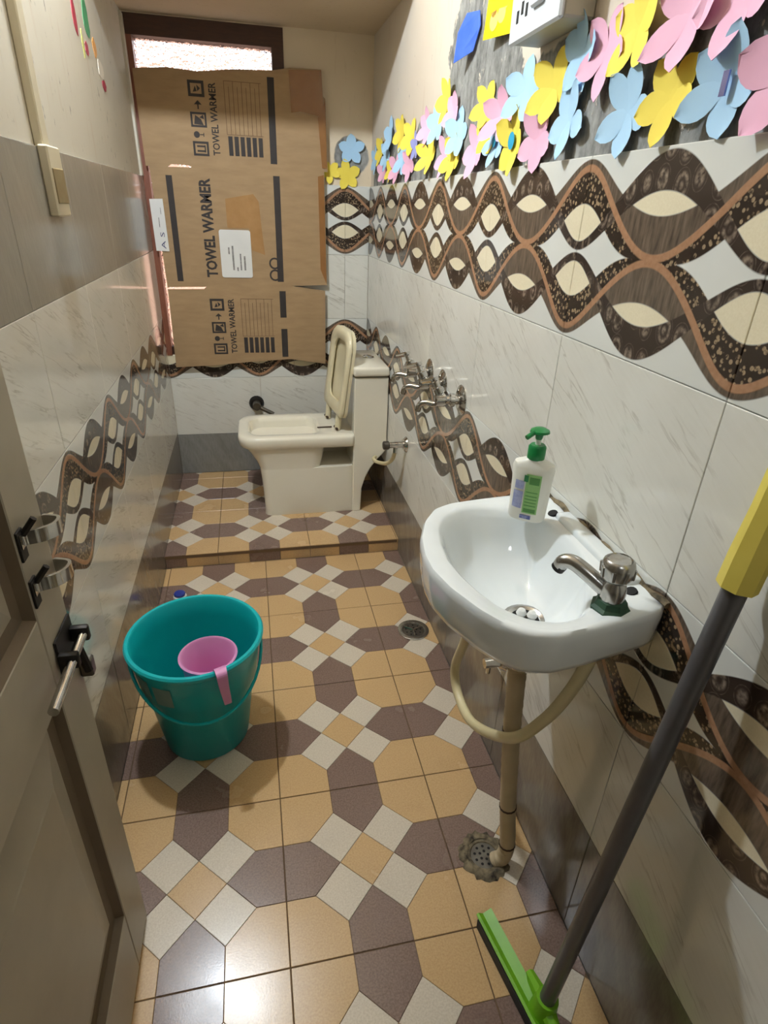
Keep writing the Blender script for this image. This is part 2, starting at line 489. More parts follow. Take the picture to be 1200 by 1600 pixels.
for q in range(4):
    def rot(p, q=q):
        x, y = p
        for _ in range(q): x, y = -y, x
        return (x, y)
    FIELDS += [('cream_square', 'floor_cream', [rot(p) for p in ((1, 0), (2, 1), (1, 2), (0, 1))]),
               ('plum_hexagon_half', 'floor_plum', [rot(p) for p in ((1, 0), (2, -1), (3, -1), (3, 1), (2, 1))]),
               ('tan_octagon_corner', 'floor_tan', [rot(p) for p in ((2, 1), (3, 1), (3, 3), (1, 3), (1, 2))])]
def lay(parent, xs, ys, x0, x1, y0, y1, ztop):
    for cx in xs:
        for cy in ys:
            R = [(cx - 3, cy - 3), (cx + 3, cy - 3), (cx + 3, cy + 3), (cx - 3, cy + 3)]
            lim = ((-1, 0, -x0), (1, 0, x1), (0, -1, -y0), (0, 1, y1))
            for L in lim: R = clip(R, *L) if R else R
            if len(R) < 3 or abs(area(R)) < 0.05: continue
            dz = rnd.uniform(-0.006, 0.006)
            tile = put('floor_tile', G().add(*prism(inset(R, 0.002), 2, ztop - 0.24, ztop - 0.03)), 'grout', parent, origin=(cx, cy, ztop))
            for nm, mt, poly in FIELDS:
                P = [(cx + p[0], cy + p[1]) for p in poly]
                for L in lim: P = clip(P, *L) if P else P
                for L in ((-1, 0, -(cx - 2.986)), (1, 0, cx + 2.986), (0, -1, -(cy - 2.986)), (0, 1, cy + 2.986)): P = clip(P, *L) if P else P
                if len(P) < 3 or abs(area(P)) < 0.02: continue
                a = inset(P, 0.006); b = inset(P, 0.018)
                if len(a) < 3 or len(b) != len(a): 
                    b = a
                    if len(a) < 3: continue
                rings = [[(p[0], p[1], ztop - 0.06) for p in a], [(p[0], p[1], ztop - 0.012 + dz) for p in a], [(p[0], p[1], ztop + dz) for p in b]]
                put(nm, G().add(*loft(rings, False, True)), mt, tile, origin=(cx, cy, ztop))
lay(floor, [-12, -6, 0, 6], [-12, -6, 0, 6, 12, 18, 24], XL, XR, YF - 1.8, YS, 0.0)
lay(plat, [-9, -3, 3, 9], [18.1, 24.1, 30.1, 36.1], XL, XR, YS, YB, ZS)
for x0, x1, mt in ((XL, -8, 'floor_plum'), (-8, -6, 'floor_tan'), (-6, -4, 'floor_tan'), (-4, -2, 'floor_plum'), (-2, 0, 'floor_tan'), (0, 2, 'floor_tan'), (2, 4, 'floor_plum'), (4, XR, 'floor_tan')):
    put('riser_tile', G().add(*rbox(x0 + 0.015, x1 - 0.015, YS + 0.02, YS + 0.12, 0.0, ZS - 0.05, 0.01, 1)), mt, plat, origin=((x0 + x1) / 2, YS, 0.4))

# --- wall tiles
TH = 0.1
def tile_mesh(x0, x1, z0, z1, ch=0.018):
    """chamfered tile, local x along the wall, +y into the room (0 = wall, TH = face)"""
    g = 0.009
    x0 += g; x1 -= g; z0 += g; z1 -= g
    def ring(d, y): return [(x0 + d, y, z0 + d), (x1 - d, y, z0 + d), (x1 - d, y, z1 - d), (x0 + d, y, z1 - d)]
    return loft([ring(0, 0), ring(0, TH - ch * 0.6), ring(ch, TH)], True, True)
TCACHE = {}
def wall_tile(parent, face, origin, x0, x1, z0, z1, mat, name='wall_tile'):
    """face: right / left / back; origin = nominal centre on the tile plane, x0.. relative to it in local units"""
    key = (round(x0, 3), round(x1, 3), round(z0, 3), round(z1, 3), mat)
    rz = {'right': math.pi / 2, 'left': -math.pi / 2, 'back': math.pi}[face]
    if key not in TCACHE:
        g = G().add(*tile_mesh(x0, x1, z0, z1)); g.v = [p + Vector(origin) for p in g.v]
        o = put(name, g, mat, parent, origin=origin, rotz=rz); TCACHE[key] = o.data
    else: o = put(name, None, mat, parent, origin=origin, rotz=rz, mesh=TCACHE[key])
    return o
COURSES = [(0.0, 4.5, 'skirting_tile', 'skirting_tile'), (4.5, 9.0, 'marble_tile', 'marble_tile'), (9.0, 13.5, 'border_tile', 'border_tile'), (13.5, 18.0, 'marble_tile', 'marble_tile'), (18.0, 22.55, 'border_tile', 'border_tile')]
PITCH = 6.8
def course(parent, face, z0, z1, mat, name, first, lo, hi, holes=()):
    """tiles along a wall; world coordinate a along it, nominal centres at first + k*PITCH, cut to [lo, hi]"""
    k = math.floor((lo - first) / PITCH) - 1
    zc = (z0 + z1) / 2
    while first + k * PITCH - PITCH / 2 < hi:
        c = first + k * PITCH; k += 1
        a0, a1 = max(lo, c - PITCH / 2), min(hi, c + PITCH / 2)
        if a1 - a0 < 0.15: continue
        if face == 'right': wall_tile(parent, face, (XR + TH, c, zc), a0 - c, a1 - c, z0 - zc, z1 - zc, mat, name)
        elif face == 'left': wall_tile(parent, face, (XL - TH, c, zc), -(a1 - c), -(a0 - c), z0 - zc, z1 - zc, mat, name)
        else: wall_tile(parent, face, (c, YB + TH, zc), -(a1 - c), -(a0 - c), z0 - zc, z1 - zc, mat, name)
for i, (z0, z1, mt, nm) in enumerate(COURSES):
    course(wall_r, 'right', z0, z1, mt, nm, 0.0, YF, YB)
    if i < 4: course(wall_l, 'left', z0, z1, mt, nm, 10.7, YF, YB)
    else: course(wall_l, 'left', z0, z1, 'grey_wall_tile', 'grey_wall_tile', 10.7, YF, YB)
# the back wall below the window and to its right
course(wall_b, 'back', 0.9, 4.3, 'grey_skirting_tile', 'skirting_tile', -5.9, XL, XR)
course(wall_b, 'back', 4.3, 8.9, 'marble_tile', 'marble_tile', -5.9, XL, XR)
def back_tiles(z0, z1, mt, nm, lo, hi, zlim=None):
    k = -1
    while -5.9 + k * PITCH - PITCH / 2 < hi:
        c = -5.9 + k * PITCH; k += 1
        a0, a1 = max(lo, c - PITCH / 2), min(hi, c + PITCH / 2)
        if a1 - a0 < 0.15: continue
        zc = (z0 + z1) / 2; zt = zlim if zlim else z1
        wall_tile(wall_b, 'back', (c, YB + TH, zc), -(a1 - c), -(a0 - c), z0 - zc, zt - zc, mt, nm)
back_tiles(8.9, 13.4, 'border_tile', 'border_tile', XL, WX1, zlim=WZ0)
back_tiles(8.9, 13.4, 'border_tile', 'border_tile', WX1, XR)
back_tiles(13.4, 18.0, 'marble_tile', 'marble_tile', WX1, XR)
back_tiles(18.0, 22.55, 'border_tile', 'border_tile', WX1, XR)

# --- window behind the cardboard
win = empty('window_1', (-4.5, YB + 0.6, WZ0), kind='structure')
put('top_rail', gbox(XL, WX1, YB - 0.05, YB + 1.2, 30.05, WZ1 - 0.1), 'dark_wood', win)
put('jamb', gbox(XL, XL + 0.38, YB - 0.05, YB + 1.2, WZ0, 30.05), 'red_wood', win)
put('jamb', gbox(WX1 - 0.75, WX1, YB - 0.05, YB + 1.2, WZ0, 30.05), 'dark_wood', win)
put('bottom_rail', gbox(XL + 0.38, WX1 - 0.75, YB + 0.3, YB + 1.2, WZ0, WZ0 + 0.6), 'dark_wood', win)
put('glass_pane', gbox(XL + 0.38, WX1 - 0.75, YB + 0.75, YB + 0.85, WZ0 + 0.6, 30.05), 'frosted_glass', win)
struct('added_wall_outside', gbox(-70, 70, 75, 78, -40, 37), 'added_wall_brown')  # added beyond the frosted pane to speckle and tint its daylight
struct('trim_1', gbox(XL - 0.1, XL + 0.04, YB - 0.75, YB + 0.1, 22.55, 31.0), 'paint_left')
# ------------------------------------------------------------------ cardboard over the window
YC = 33.9                            # front face of the cardboard
cb = empty('cardboard_sheet', (-3.0, YC, 9.9), 'unfolded brown carton taped over the window, printed with black sideways words', 'cardboard')
def panel(pts, name='panel', mat='cardboard', y=YC, t=0.1): return put(name, G().add(*prism(pts, 1, y, y + t)), mat, cb)
p_top = panel([(-9.05, 28.3), (-8.78, 28.35), (-7.0, 28.5), (-5.2, 28.42), (-3.0, 28.68), (-0.6, 28.78), (0.6, 29.0), (2.6, 29.05), (2.72, 27.6), (2.86, 27.5), (2.98, 23.3), (-6.1, 23.16), (-6.3, 23.27), (-7.4, 23.29), (-7.6, 23.135), (-9.0, 23.12)])
p_mid = panel([(-8.78, 23.12), (-7.6, 23.135), (-6.1, 23.16), (2.74, 23.3), (2.86, 15.92), (0.2, 15.82), (-5.9, 15.7), (-6.1, 15.68), (-8.4, 15.64), (-8.6, 15.6)])
p_bot = panel([(-8.6, 15.5), (-8.4, 15.5), (-6.1, 15.53), (-5.9, 15.7), (0.2, 15.82), (2.72, 15.5), (2.7, 10.0), (0.0, 10.42), (-3.0, 10.25), (-6.0, 10.0), (-8.7, 9.9)])
put('brown_tape', G().add(*prism([(0.5, 28.9), (2.62, 29.0), (2.7, 26.9), (2.5, 26.5), (1.2, 26.7), (0.6, 26.6)], 1, YC - 0.03, YC)), 'brown_tape', p_top)
put('brown_tape', G().add(*prism([(2.35, 26.4), (2.84, 27.4), (2.92, 23.5), (2.6, 23.5)], 1, YC - 0.06, YC - 0.031)), 'brown_tape', p_top)
put('brown_tape', G().add(*prism([(2.3, 23.0), (2.7, 23.1), (2.82, 16.0), (2.4, 17.0)], 1, YC - 0.03, YC)), 'brown_tape', p_mid)
put('clear_tape', G().add(*prism([(-4.1, 21.4), (-2.2, 21.75), (-1.85, 21.3), (-1.75, 19.7), (-1.6, 17.9), (-2.5, 18.2), (-2.6, 19.6), (-4.1, 19.6)], 1, YC - 0.02, YC)), 'clear_tape', p_mid)
def text(s, parent, x0, x1, z0, z1, mat='ink', bold=0.0, y=YC - 0.012, name='lettering', flip=False):
    """letters reading upwards inside the rectangle x0..x1 (letter height) by z0..z1 (text length)"""
    cu = bpy.data.curves.new('lettering', 'FONT'); cu.body = s; cu.offset = bold; cu.resolution_u = 2; cu.extrude = 0.0
    to = bpy.data.objects.new('lettering', cu); col.objects.link(to)
    bpy.context.view_layer.update()
    me = bpy.data.meshes.new_from_object(to.evaluated_get(bpy.context.evaluated_depsgraph_get()))
    bpy.data.objects.remove(to); bpy.data.curves.remove(cu)
    xs = [v.co.x for v in me.vertices]; ys = [v.co.y for v in me.vertices]
    ax, bx_, ay, by = min(xs), max(xs), min(ys), max(ys)
    o_ = ORI[parent.name]
    for v in me.vertices:
        tx, ty = (v.co.x - ax) / (bx_ - ax), (v.co.y - ay) / (by - ay)
        if flip: p = Vector((x0 + tx * (x1 - x0), y, z0 + ty * (z1 - z0)))
        else: p = Vector((x1 - ty * (x1 - x0), y, z0 + tx * (z1 - z0)))
        v.co = (p - o_) * U
    me.materials.clear(); me.materials.append(MAT[mat])
    o = put(name, None, mat, parent, mesh=me); return o
def prn(parent, rects, mat='ink', name='printed_mark', y=YC - 0.012):
    g = G()
    for x0, x1, z0, z1 in rects: g.add([(x0, y, z0), (x1, y, z0), (x1, y, z1), (x0, y, z1)], [(0, 1, 2, 3)])
    return put(name, g, mat, parent)
def frame_rects(x0, x1, z0, z1, w): return [(x0, x1, z0, z0 + w), (x0, x1, z1 - w, z1), (x0, x0 + w, z0 + w, z1 - w), (x1 - w, x1, z0 + w, z1 - w)]
def icons(parent, x0, x1, zs):
    """the handling pictograms, stacked from the bottom: upright box, glass, handle with care, arrow, recycling"""
    H, w = zs[1] - zs[0], x1 - x0
    at = lambda f: zs[0] + H * f
    def tri(pts): put('pictogram', G().add([(x0 + w * a, YC - 0.014, at(b)) for a, b in pts], [tuple(range(len(pts)))]), 'ink', parent)
    def pic(rects): [prn(parent, [q], name='pictogram') for q in rects]
    prn(parent, frame_rects(x0, x1, at(0.0), at(0.2), 0.13), name='pictogram_frame')
    pic([(x0 + w * 0.25, x0 + w * 0.75, at(0.055), at(0.08)), (x0 + w * 0.25, x0 + w * 0.75, at(0.12), at(0.145)), (x0 + w * 0.72, x0 + w * 0.8, at(0.05), at(0.15))])
    put('pictogram', G().add(*lathe([(0.0, 0), (0.19, 0)], (x0 + w * 0.3, YC - 0.014, at(0.29)), (0, -1, 0), 12)), 'ink', parent)
    pic([(x0 + w * 0.5, x0 + w * 0.72, at(0.285), at(0.298)), (x0 + w * 0.72, x0 + w * 0.77, at(0.265), at(0.318))])
    prn(parent, frame_rects(x0, x1, at(0.39), at(0.59), 0.12), name='pictogram_frame')
    tri([(0.2, 0.43), (0.8, 0.42), (0.65, 0.5), (0.3, 0.55)]); tri([(0.55, 0.52), (0.85, 0.5), (0.8, 0.56)])
    pic([(x0 + w * 0.5, x0 + w * 0.58, at(0.63), at(0.71))]); tri([(0.3, 0.69), (0.78, 0.69), (0.54, 0.745)])
    prn(parent, frame_rects(x0, x1, at(0.79), at(1.0), 0.16), name='pictogram_frame')
    tri([(0.3, 0.85), (0.55, 0.86), (0.45, 0.93)]); tri([(0.58, 0.86), (0.76, 0.9), (0.55, 0.945)])
def speclines(parent, x0, x1, zm, z0, z1):
    w = (x1 - x0) / 6.0
    for k in range(6):
        prn(parent, [(x0 + k * w + 0.06, x0 + (k + 1) * w - 0.06, z0, zm)], name='printed_bar')
    g = []
    for k in range(9): g.append((x0 + k * w * 0.7, x0 + k * w * 0.7 + 0.035, zm + 0.1, z1 - (0.3 if k % 2 else 0)))
    prn(parent, g + [(x0, x1, zm + 0.08, zm + 0.11), (x0, x1, z1 - 0.03, z1)], 'thin_ink', 'printed_lines')
icons(p_top, -5.87, -4.88, (23.85, 27.95)); text('TOWEL WARMER', p_top, -4.62, -4.16, 23.92, 27.9, bold=0.02)
speclines(p_top, -3.65, -1.3, 25.05, 23.95, 28.05); prn(p_top, [(-0.9, -0.46, 23.6, 28.42)], name='printed_bar')
prn(p_mid, [(-7.84, -7.44, 16.05, 22.65)], name='printed_bar')
text('TOWEL WARMER', p_mid, -5.78, -5.0, 16.35, 22.58, bold=0.035)
prn(p_mid, [(-0.78, -0.34, 16.1, 22.9)], name='printed_bar')
for zc in (16.55, 17.35): put('printed_roundel', G().add(*lathe([(0.28, 0), (0.4, 0)], (-0.95, YC - 0.016, zc), (0, -1, 0), 16)), 'ink', p_mid)
lab = put('address_label', G().add(*prism(rrect(-4.72, -2.56, 16.35, 19.48, 0.15, 3), 1, YC - 0.05, YC - 0.02)), 'white_paper', p_mid)
for x, z0, z1, w in ((-4.12, 17.9, 18.35, 0.05), (-3.86, 16.85, 18.45, 0.06), (-3.58, 16.8, 17.05, 0.05), (-3.34, 16.85, 17.95, 0.05), (-3.06, 16.85, 17.8, 0.06)):
    prn(lab, [(x - w, x + w, z0, z1)], 'faded_ink', 'printed_line', y=YC - 0.055)
icons(p_bot, -5.78, -4.78, (10.86, 14.88)); text('TOWEL WARMER', p_bot, -4.5, -4.06, 10.93, 14.88, bold=0.02)
speclines(p_bot, -3.58, -1.18, 12.1, 10.95, 14.9)
prn(p_bot, [(-0.7, -0.24, 13.55, 15.45), (-0.68, -0.22, 10.6, 12.72)], name='printed_bar')
# a handwritten sheet stuck on the left
nt = put('paper_note', G().add(*prism([(-9.05, 21.2), (-8.2, 21.24), (-8.16, 18.0), (-9.01, 18.02)], 1, YC - 0.08, YC - 0.05)), 'white_paper', origin=(-8.6, YC, 18.0), label='white handwritten paper slip stuck on the carton beside the left wall', cat='paper')
text('A S', nt, -8.62, -8.34, 18.15, 19.2, 'pen_ink', y=YC - 0.09, name='handwriting')
prn(nt, [(-8.62, -8.57, 19.5, 20.1)], 'faded_ink', 'pen_stroke', y=YC - 0.09)
prn(nt, [(-8.44, -8.4, 20.3, 20.7)], 'faded_ink', 'pen_stroke', y=YC - 0.09)

# ------------------------------------------------------------------ toilet
toi = empty('toilet', (1.0, 28.2, ZS), 'cream one-piece toilet with its seat and cover raised against the tank', 'toilet')
def rr3(x0, x1, y0, y1, r, z, n=6): return [(p[0], p[1], z) for p in rrect(x0, x1, y0, y1, r, n)]
ped = [rr3(-2.78, 4.0, 25.78, 30.6, 0.5, ZS), rr3(-2.75, 3.95, 25.72, 30.6, 0.5, 1.25), rr3(-2.8, 3.9, 25.75, 30.6, 0.6, 2.6), rr3(-2.88, 3.9, 25.8, 30.6, 0.7, 3.8), rr3(-2.95, 3.9, 25.82, 30.6, 0.7, 4.5)]
put('pedestal', G().add(*loft(ped)), 'porcelain', toi, smooth=True)
bow = [rr3(-2.95, 1.35, 25.82, 30.6, 0.7, 4.5), rr3(-3.15, 1.5, 25.8, 30.65, 0.8, 5.0), rr3(-3.6, 1.65, 25.72, 30.75, 0.95, 5.7), rr3(-4.0, 1.75, 25.62, 30.85, 1.1, 6.2)]
put('bowl_underside', G().add(*loft(bow)).add(*box(1.3, 3.7, 29.0, 29.6, 4.4, 6.3)), 'porcelain', toi, smooth=True)
o0 = lambda d, z: rr3(-4.33 + d, 3.72, 25.45 + d, 31.0 - d, (0.3, 1.35, 1.35, 0.3), z, 8)
h0 = lambda d, z: rr3(-3.55 + d, 1.35 - d, 26.35 + d, 30.1 - d, (0.8, 1.0, 1.0, 0.8), z, 8)
rim = [o0(0.12, 6.12), o0(0.02, 6.3), o0(0.0, 6.75), o0(0.06, 6.9), o0(0.18, 6.97), h0(-0.12, 6.97), h0(0.0, 6.9), h0(0.06, 6.6), h0(0.1, 6.2), h0(0.45, 5.2), h0(0.95, 4.2), h0(1.3, 3.6)]
put('rim', G().add(*loft(rim, False, True)).add(*loft([o0(0.12, 6.12), o0(0.5, 6.1)], False, True)), 'porcelain', toi, smooth=True, angle=50)
prof = [(3.6, ZS), (4.22, ZS), (4.27, 2.0), (4.3, 2.75), (4.55, 3.6), (4.9, 4.3), (5.35, 4.95), (5.8, 5.4), (6.04, 5.75), (6.06, 10.96), (3.68, 10.96)]
tv, tf = prism(prof, 1, 25.65, 31.0)
tank = put('tank', G().add(tv, tf), 'porcelain', toi)
bv = tank.modifiers.new('bevel', 'BEVEL'); bv.width = 0.09 * U; bv.segments = 3; bv.limit_method = 'ANGLE'; bv.angle_limit = math.radians(40)
tl = put('tank_lid', G().add(*rbox(3.6, 6.07, 25.5, 31.15, 11.06, 11.68, 0.16, 3)), 'porcelain', toi, smooth=True)
put('flush_button', G().add(*lathe([(0.42, 0), (0.42, 0.06), (0.34, 0.1), (0.3, 0.07), (0.0, 0.09)], (5.15, 28.7, 11.68), (0, 0, 1), 20)), 'chrome', tl, smooth=True)
# raised seat ring and cover, slightly askew
O = Vector((2.78, 28.15, 7.08)); eu = Vector((-0.13, 1.0, 0)).normalized(); ev = Vector((0.13, 0.0, 1.0)).normalized(); en = eu.cross(ev).normalized()
if en.x > 0: en = -en
def seat_outline(s=1.0, grow=0.0):
    pts = []
    for (u, v) in rrect(-2.3 - grow, 2.3 + grow, 0.9, 6.75 + grow, (1.25, 1.25, 0.5, 0.5), 8): pts.append((u, v))
    out = []
    for (u, v) in pts:
        if v < 1.8: u *= 0.62 + 0.38 * max(0.0, (v - 0.9) / 0.9) ** 0.8 if False else 1.0
        out.append((u, v))
    return out
def hole_outline(): return rrect(-1.55, 1.55, 1.8, 5.95, (0.95, 0.95, 0.8, 0.8), 8)
def P3(uv, d): return O + eu * uv[0] + ev * uv[1] + en * d
so, ho = seat_outline(), hole_outline()
def sh(o, a): 
    cu_, cv_ = 0.0, 3.8
    return [(cu_ + (u - cu_) * a, cv_ + (v - cv_) * a) for u, v in o]
seat = [[P3(q, 0.30) for q in ho], [P3(q, 0.30) for q in so], [P3(q, 0.42) for q in so], [P3(q, 0.56) for q in sh(so, 0.95)], [P3(q, 0.56) for q in sh(ho, 1.12)], [P3(q, 0.42) for q in ho], [P3(q, 0.30) for q in ho]]
put('seat', G().add(*loft(seat, False, False)), 'seat_plastic', toi, smooth=True, angle=50)
cov = [[P3(q, 0.0) for q in sh(so, 0.96)], [P3(q, 0.03) for q in so], [P3(q, 0.20) for q in so], [P3(q, 0.25) for q in sh(so, 0.97)], [P3(q, 0.25) for q in sh(so, 0.86)], [P3(q, 0.12) for q in sh(so, 0.80)]]
put('seat_cover', G().add(*loft(cov)), 'seat_plastic', toi, smooth=True, angle=50)
for s in (-1.35, 1.35):
    hg = put('hinge', G().add(*tube([P3((s, -0.1), 0.3), P3((s, 1.0), 0.32)], 0.22, 10)), 'seat_plastic', toi, smooth=True)
    put('hinge_pin', G().add(*tube([P3((s - 0.35, 0.0), 0.42), P3((s + 0.35, 0.0), 0.42)], 0.09, 8)), 'rust', hg)
put('hinge_bolt', G().add(*tube([(1.25, 27.3, 7.02), (2.3, 27.25, 7.05)], 0.05, 6)), 'rust', toi)

# angle valve and hose beside the toilet tank
av = empty('angle_valve', (6.0, 20.4, 8.1), 'chrome angle valve with a cream hose on the wall beside the toilet tank', 'valve')
put('flange', G().add(*lathe([(0.0, 0.2), (0.35, 0.2), (0.5, 0.02), (0.5, 0)], (XR, 20.4, 8.1), (-1, 0, 0), 20)), 'chrome', av, smooth=True)
put('valve_body', G().add(*tube([(XR - 0.1, 20.4, 8.1), (4.95, 20.4, 8.1)], 0.2, 12)).add(*tube([(5.4, 20.4, 8.1), (5.4, 20.4, 7.6)], 0.14, 10)), 'chrome', av, smooth=True)
put('valve_knob', G().add(*lathe([(0.2, 0), (0.27, 0.05), (0.27, 0.35), (0.2, 0.4), (0, 0.4)], (5.0, 20.4, 8.1), (-1, 0, 0), 14)), 'dull_metal', av, smooth=True)
put('hose', G().add(*tube(catmull([(5.4, 20.4, 7.7), (5.35, 20.8, 7.0), (5.2, 22.0, 6.2), (4.95, 23.8, 5.6), (4.95, 24.8, 5.4), (5.2, 25.4, 5.3)]), 0.13, 8)), 'hose_cream', av, smooth=True)

# health-faucet outlet on the back wall
hf = empty('faucet_outlet', (-2.9, YB, 6.8), 'small dull metal faucet outlet on the back wall behind the toilet bowl', 'tap')
put('flange', G().add(*lathe([(0.0, 0.35), (0.45, 0.3), (0.6, 0.05), (0.6, 0)], (-2.9, YB, 6.8), (0, -1, 0), 18)), 'dark_metal', hf, smooth=True)
put('body', G().add(*tube([(-2.9, YB - 0.2, 6.8), (-2.9, YB - 0.95, 6.75)], 0.32, 12)), 'dull_metal', hf, smooth=True)
put('spout', G().add(*tube(catmull([(-2.8, YB - 0.7, 6.7), (-2.2, YB - 0.8, 6.4), (-1.6, YB - 0.9, 6.1)]), 0.16, 10)), 'dull_metal', hf, smooth=True)

# ------------------------------------------------------------------ three wall taps
def wall_tap(y, label):
    z = 13.65
    t = empty('wall_tap', (XR, y, z), label, 'tap', 'chrome taps on the right wall')
    put('flange', G().add(*lathe([(0.0, 0.16), (0.42, 0.16), (0.68, 0.03), (0.68, 0.0)], (XR, y, z), (-1, 0, 0), 24)), 'chrome', t, smooth=True)
    put('body', G().add(*lathe([(0.2, 0.1), (0.2, 0.3), (0.3, 0.34), (0.3, 0.52), (0.2, 0.58), (0.18, 0.7), (0.3, 0.78), (0.3, 1.15), (0.2, 1.22), (0, 1.22)], (XR, y, z), (-1, 0.12, 0), 16)), 'chrome', t, smooth=True)
    put('spout', G().add(*tube(catmull([(XR - 0.95, y + 0.1, z - 0.1), (XR - 1.2, y + 0.2, z - 0.22), (XR - 1.5, y + 0.4, z - 0.2), (XR - 1.75, y + 0.52, z - 0.3), (XR - 1.85, y + 0.58, z - 0.62)]), 0.14, 10)), 'chrome', t, smooth=True)
    st = put('stem', G().add(*lathe([(0.16, 0), (0.16, 0.15), (0.24, 0.2), (0.24, 0.42), (0.15, 0.48), (0.13, 0.75), (0.2, 0.8), (0.2, 0.92), (0, 0.95)], (XR - 0.9, y + 0.1, z + 0.12), (-0.45, 0.3, 1), 14)), 'chrome', t, smooth=True)
    put('lever', G().add(*tube([(XR - 1.25, y + 0.32, z + 0.86), (XR - 1.75, y + 0.5, z + 0.72)], lambda t: 0.13 - 0.04 * t, 8)), 'chrome', st, smooth=True)
wall_tap(16.45, 'chrome wall tap nearest the toilet tank, first of three')
wall_tap(14.15, 'chrome wall tap in the middle of the three')
wall_tap(11.35, 'chrome wall tap nearest the wash basin, last of three')

# ------------------------------------------------------------------ wash basin
bas = empty('wash_basin', (3.8, -0.8, 10.2), 'bluish white ceramic wall-hung wash basin on the right wall', 'sink')
OUT = [(6.08, 2.64), (4.63, 2.62), (3.59, 2.5), (2.7, 2.36), (2.1, 2.05), (1.6, 1.35), (1.25, 0.45), (1.08, -0.5), (1.08, -1.2), (1.28, -2.05), (1.68, -3.0), (2.02, -3.55), (2.49, -3.98), (3.1, -4.14), (4.02, -4.03), (5.16, -3.8), (5.85, -3.66), (6.08, -3.6)]
INN = [(5.2, 1.35), (4.6, 1.78), (3.8, 1.98), (2.95, 2.0), (2.4, 1.65), (2.02, 1.1), (1.82, 0.3), (1.74, -0.6), (1.84, -1.4), (2.02, -2.1), (2.28, -2.75), (2.75, -3.3), (3.4, -3.55), (4.1, -3.4), (4.5, -2.9), (4.85, -2.3), (5.2, -1.7), (5.36, -0.8), (5.34, 0.2)]
CB = (3.5, -0.8)
def radial(poly, n, c=CB, smooth=True, sm=4):
    res = []
    for i in range(n):
        a = 2 * math.pi * i / n; d = (math.cos(a), math.sin(a)); best = None
        for k in range(len(poly)):
            p, q = poly[k], poly[(k + 1) % len(poly)]
            ex, ey = q[0] - p[0], q[1] - p[1]; den = d[0] * ey - d[1] * ex
            if abs(den) < 1e-9: continue
            t = ((p[0] - c[0]) * ey - (p[1] - c[1]) * ex) / den; s = ((p[0] - c[0]) * d[1] - (p[1] - c[1]) * d[0]) / den
            if t > 0 and -1e-6 <= s <= 1 + 1e-6: best = t if best is None else max(best, t)
        res.append(best)
    if smooth:
        for _ in range(sm): res = [(res[i - 1] + 2 * res[i] + res[(i + 1) % n]) / 4 for i in range(n)]
    return [(c[0] + r * math.cos(2 * math.pi * i / n), c[1] + r * math.sin(2 * math.pi * i / n)) for i, r in enumerate(res)]
NB = 160
ro, ri = radial(OUT, NB, sm=1), radial(INN, NB)
ro = [(min(p[0], 6.08), p[1]) for p in ro]
def ring_s(base, a, z, c=CB, wall=True):
    return [((p[0] if (wall and p[0] > 6.0) else c[0] + (p[0] - c[0]) * a), c[1] + (p[1] - c[1]) * a, z) for p in base]
def ring_m(t, z): return [(a[0] + (b[0] - a[0]) * t, a[1] + (b[1] - a[1]) * t, z) for a, b in zip(ro, ri)]
DR = (4.0, -1.05)
def ring_in(t, z): return [(p[0] + (DR[0] - p[0]) * t, p[1] + (DR[1] - p[1]) * t, z) for p in ri]
ZR = 13.2
rings = [ring_s(ro, 0.25, 10.2, (4.0, -1.05), False), ring_s(ro, 0.42, 10.4, (4.1, -1.0)), ring_s(ro, 0.62, 11.0, (4.1, -1.0)), ring_s(ro, 0.78, 11.6, (4.1, -0.9)), ring_s(ro, 0.90, 11.92, (3.9, -0.8)), ring_s(ro, 0.955, 12.02), ring_s(ro, 0.975, 12.2), ring_s(ro, 0.99, 12.6), ring_s(ro, 1.0, 12.95), ring_s(ro, 0.995, 13.12), ring_s(ro, 0.975, ZR),
         ring_m(0.35, ZR - 0.02), ring_m(0.5, ZR - 0.06), ring_m(0.85, ZR - 0.08), ring_m(1.0, ZR - 0.16), ring_in(0.05, 12.85), ring_in(0.12, 12.4), ring_in(0.24, 11.85), ring_in(0.42, 11.45), ring_in(0.62, 11.25), ring_in(0.80, 11.15)]
put('bowl', G().add(*loft(rings, True, True)), 'basin_ceramic', bas, smooth=True, angle=60)
put('back_ledge', G().add(*rbox(5.6, 6.09, -2.6, 1.1, 13.0, 13.32, 0.1, 3)), 'basin_ceramic', bas, smooth=True)
for hy in (1.25, -2.85): put('mounting_hole', G().add(*lathe([(0.0, 0.06), (0.14, 0.06), (0.16, 0.0)], (5.62, hy, ZR - 0.05), (-0.4, 0, 1), 12)), 'hole_black', bas)
wd = put('waste_drain', G().add(*lathe([(0.62, 0.0), (0.62, 0.06), (0.5, 0.1), (0.4, 0.05), (0.38, -0.06)], (DR[0], DR[1], 11.16), (0, 0, 1), 24)), 'worn_chrome', bas, smooth=True)
put('drain_hole', G().add(*lathe([(0.0, 0.0), (0.4, 0.02)], (DR[0], DR[1], 11.18), (0, 0, 1), 20)), 'hole_black', wd)
for i, (dx, dy) in enumerate(((-0.12, 0.06), (0.12, -0.1))):
    put('white_ball', G().add(*lathe([(0.001, -0.15), (0.1, -0.11), (0.15, 0), (0.1, 0.11), (0.001, 0.15)], (DR[0] + dx, DR[1] + dy, 11.36), (0, 0, 1), 12)), 'cap_white', origin=(DR[0] + dx, DR[1] + dy, 11.2), smooth=True,
        label=('white mothball in the basin drain, on the left' if i == 0 else 'white mothball in the basin drain, on the right'), cat='ball', group='mothballs in the drain')
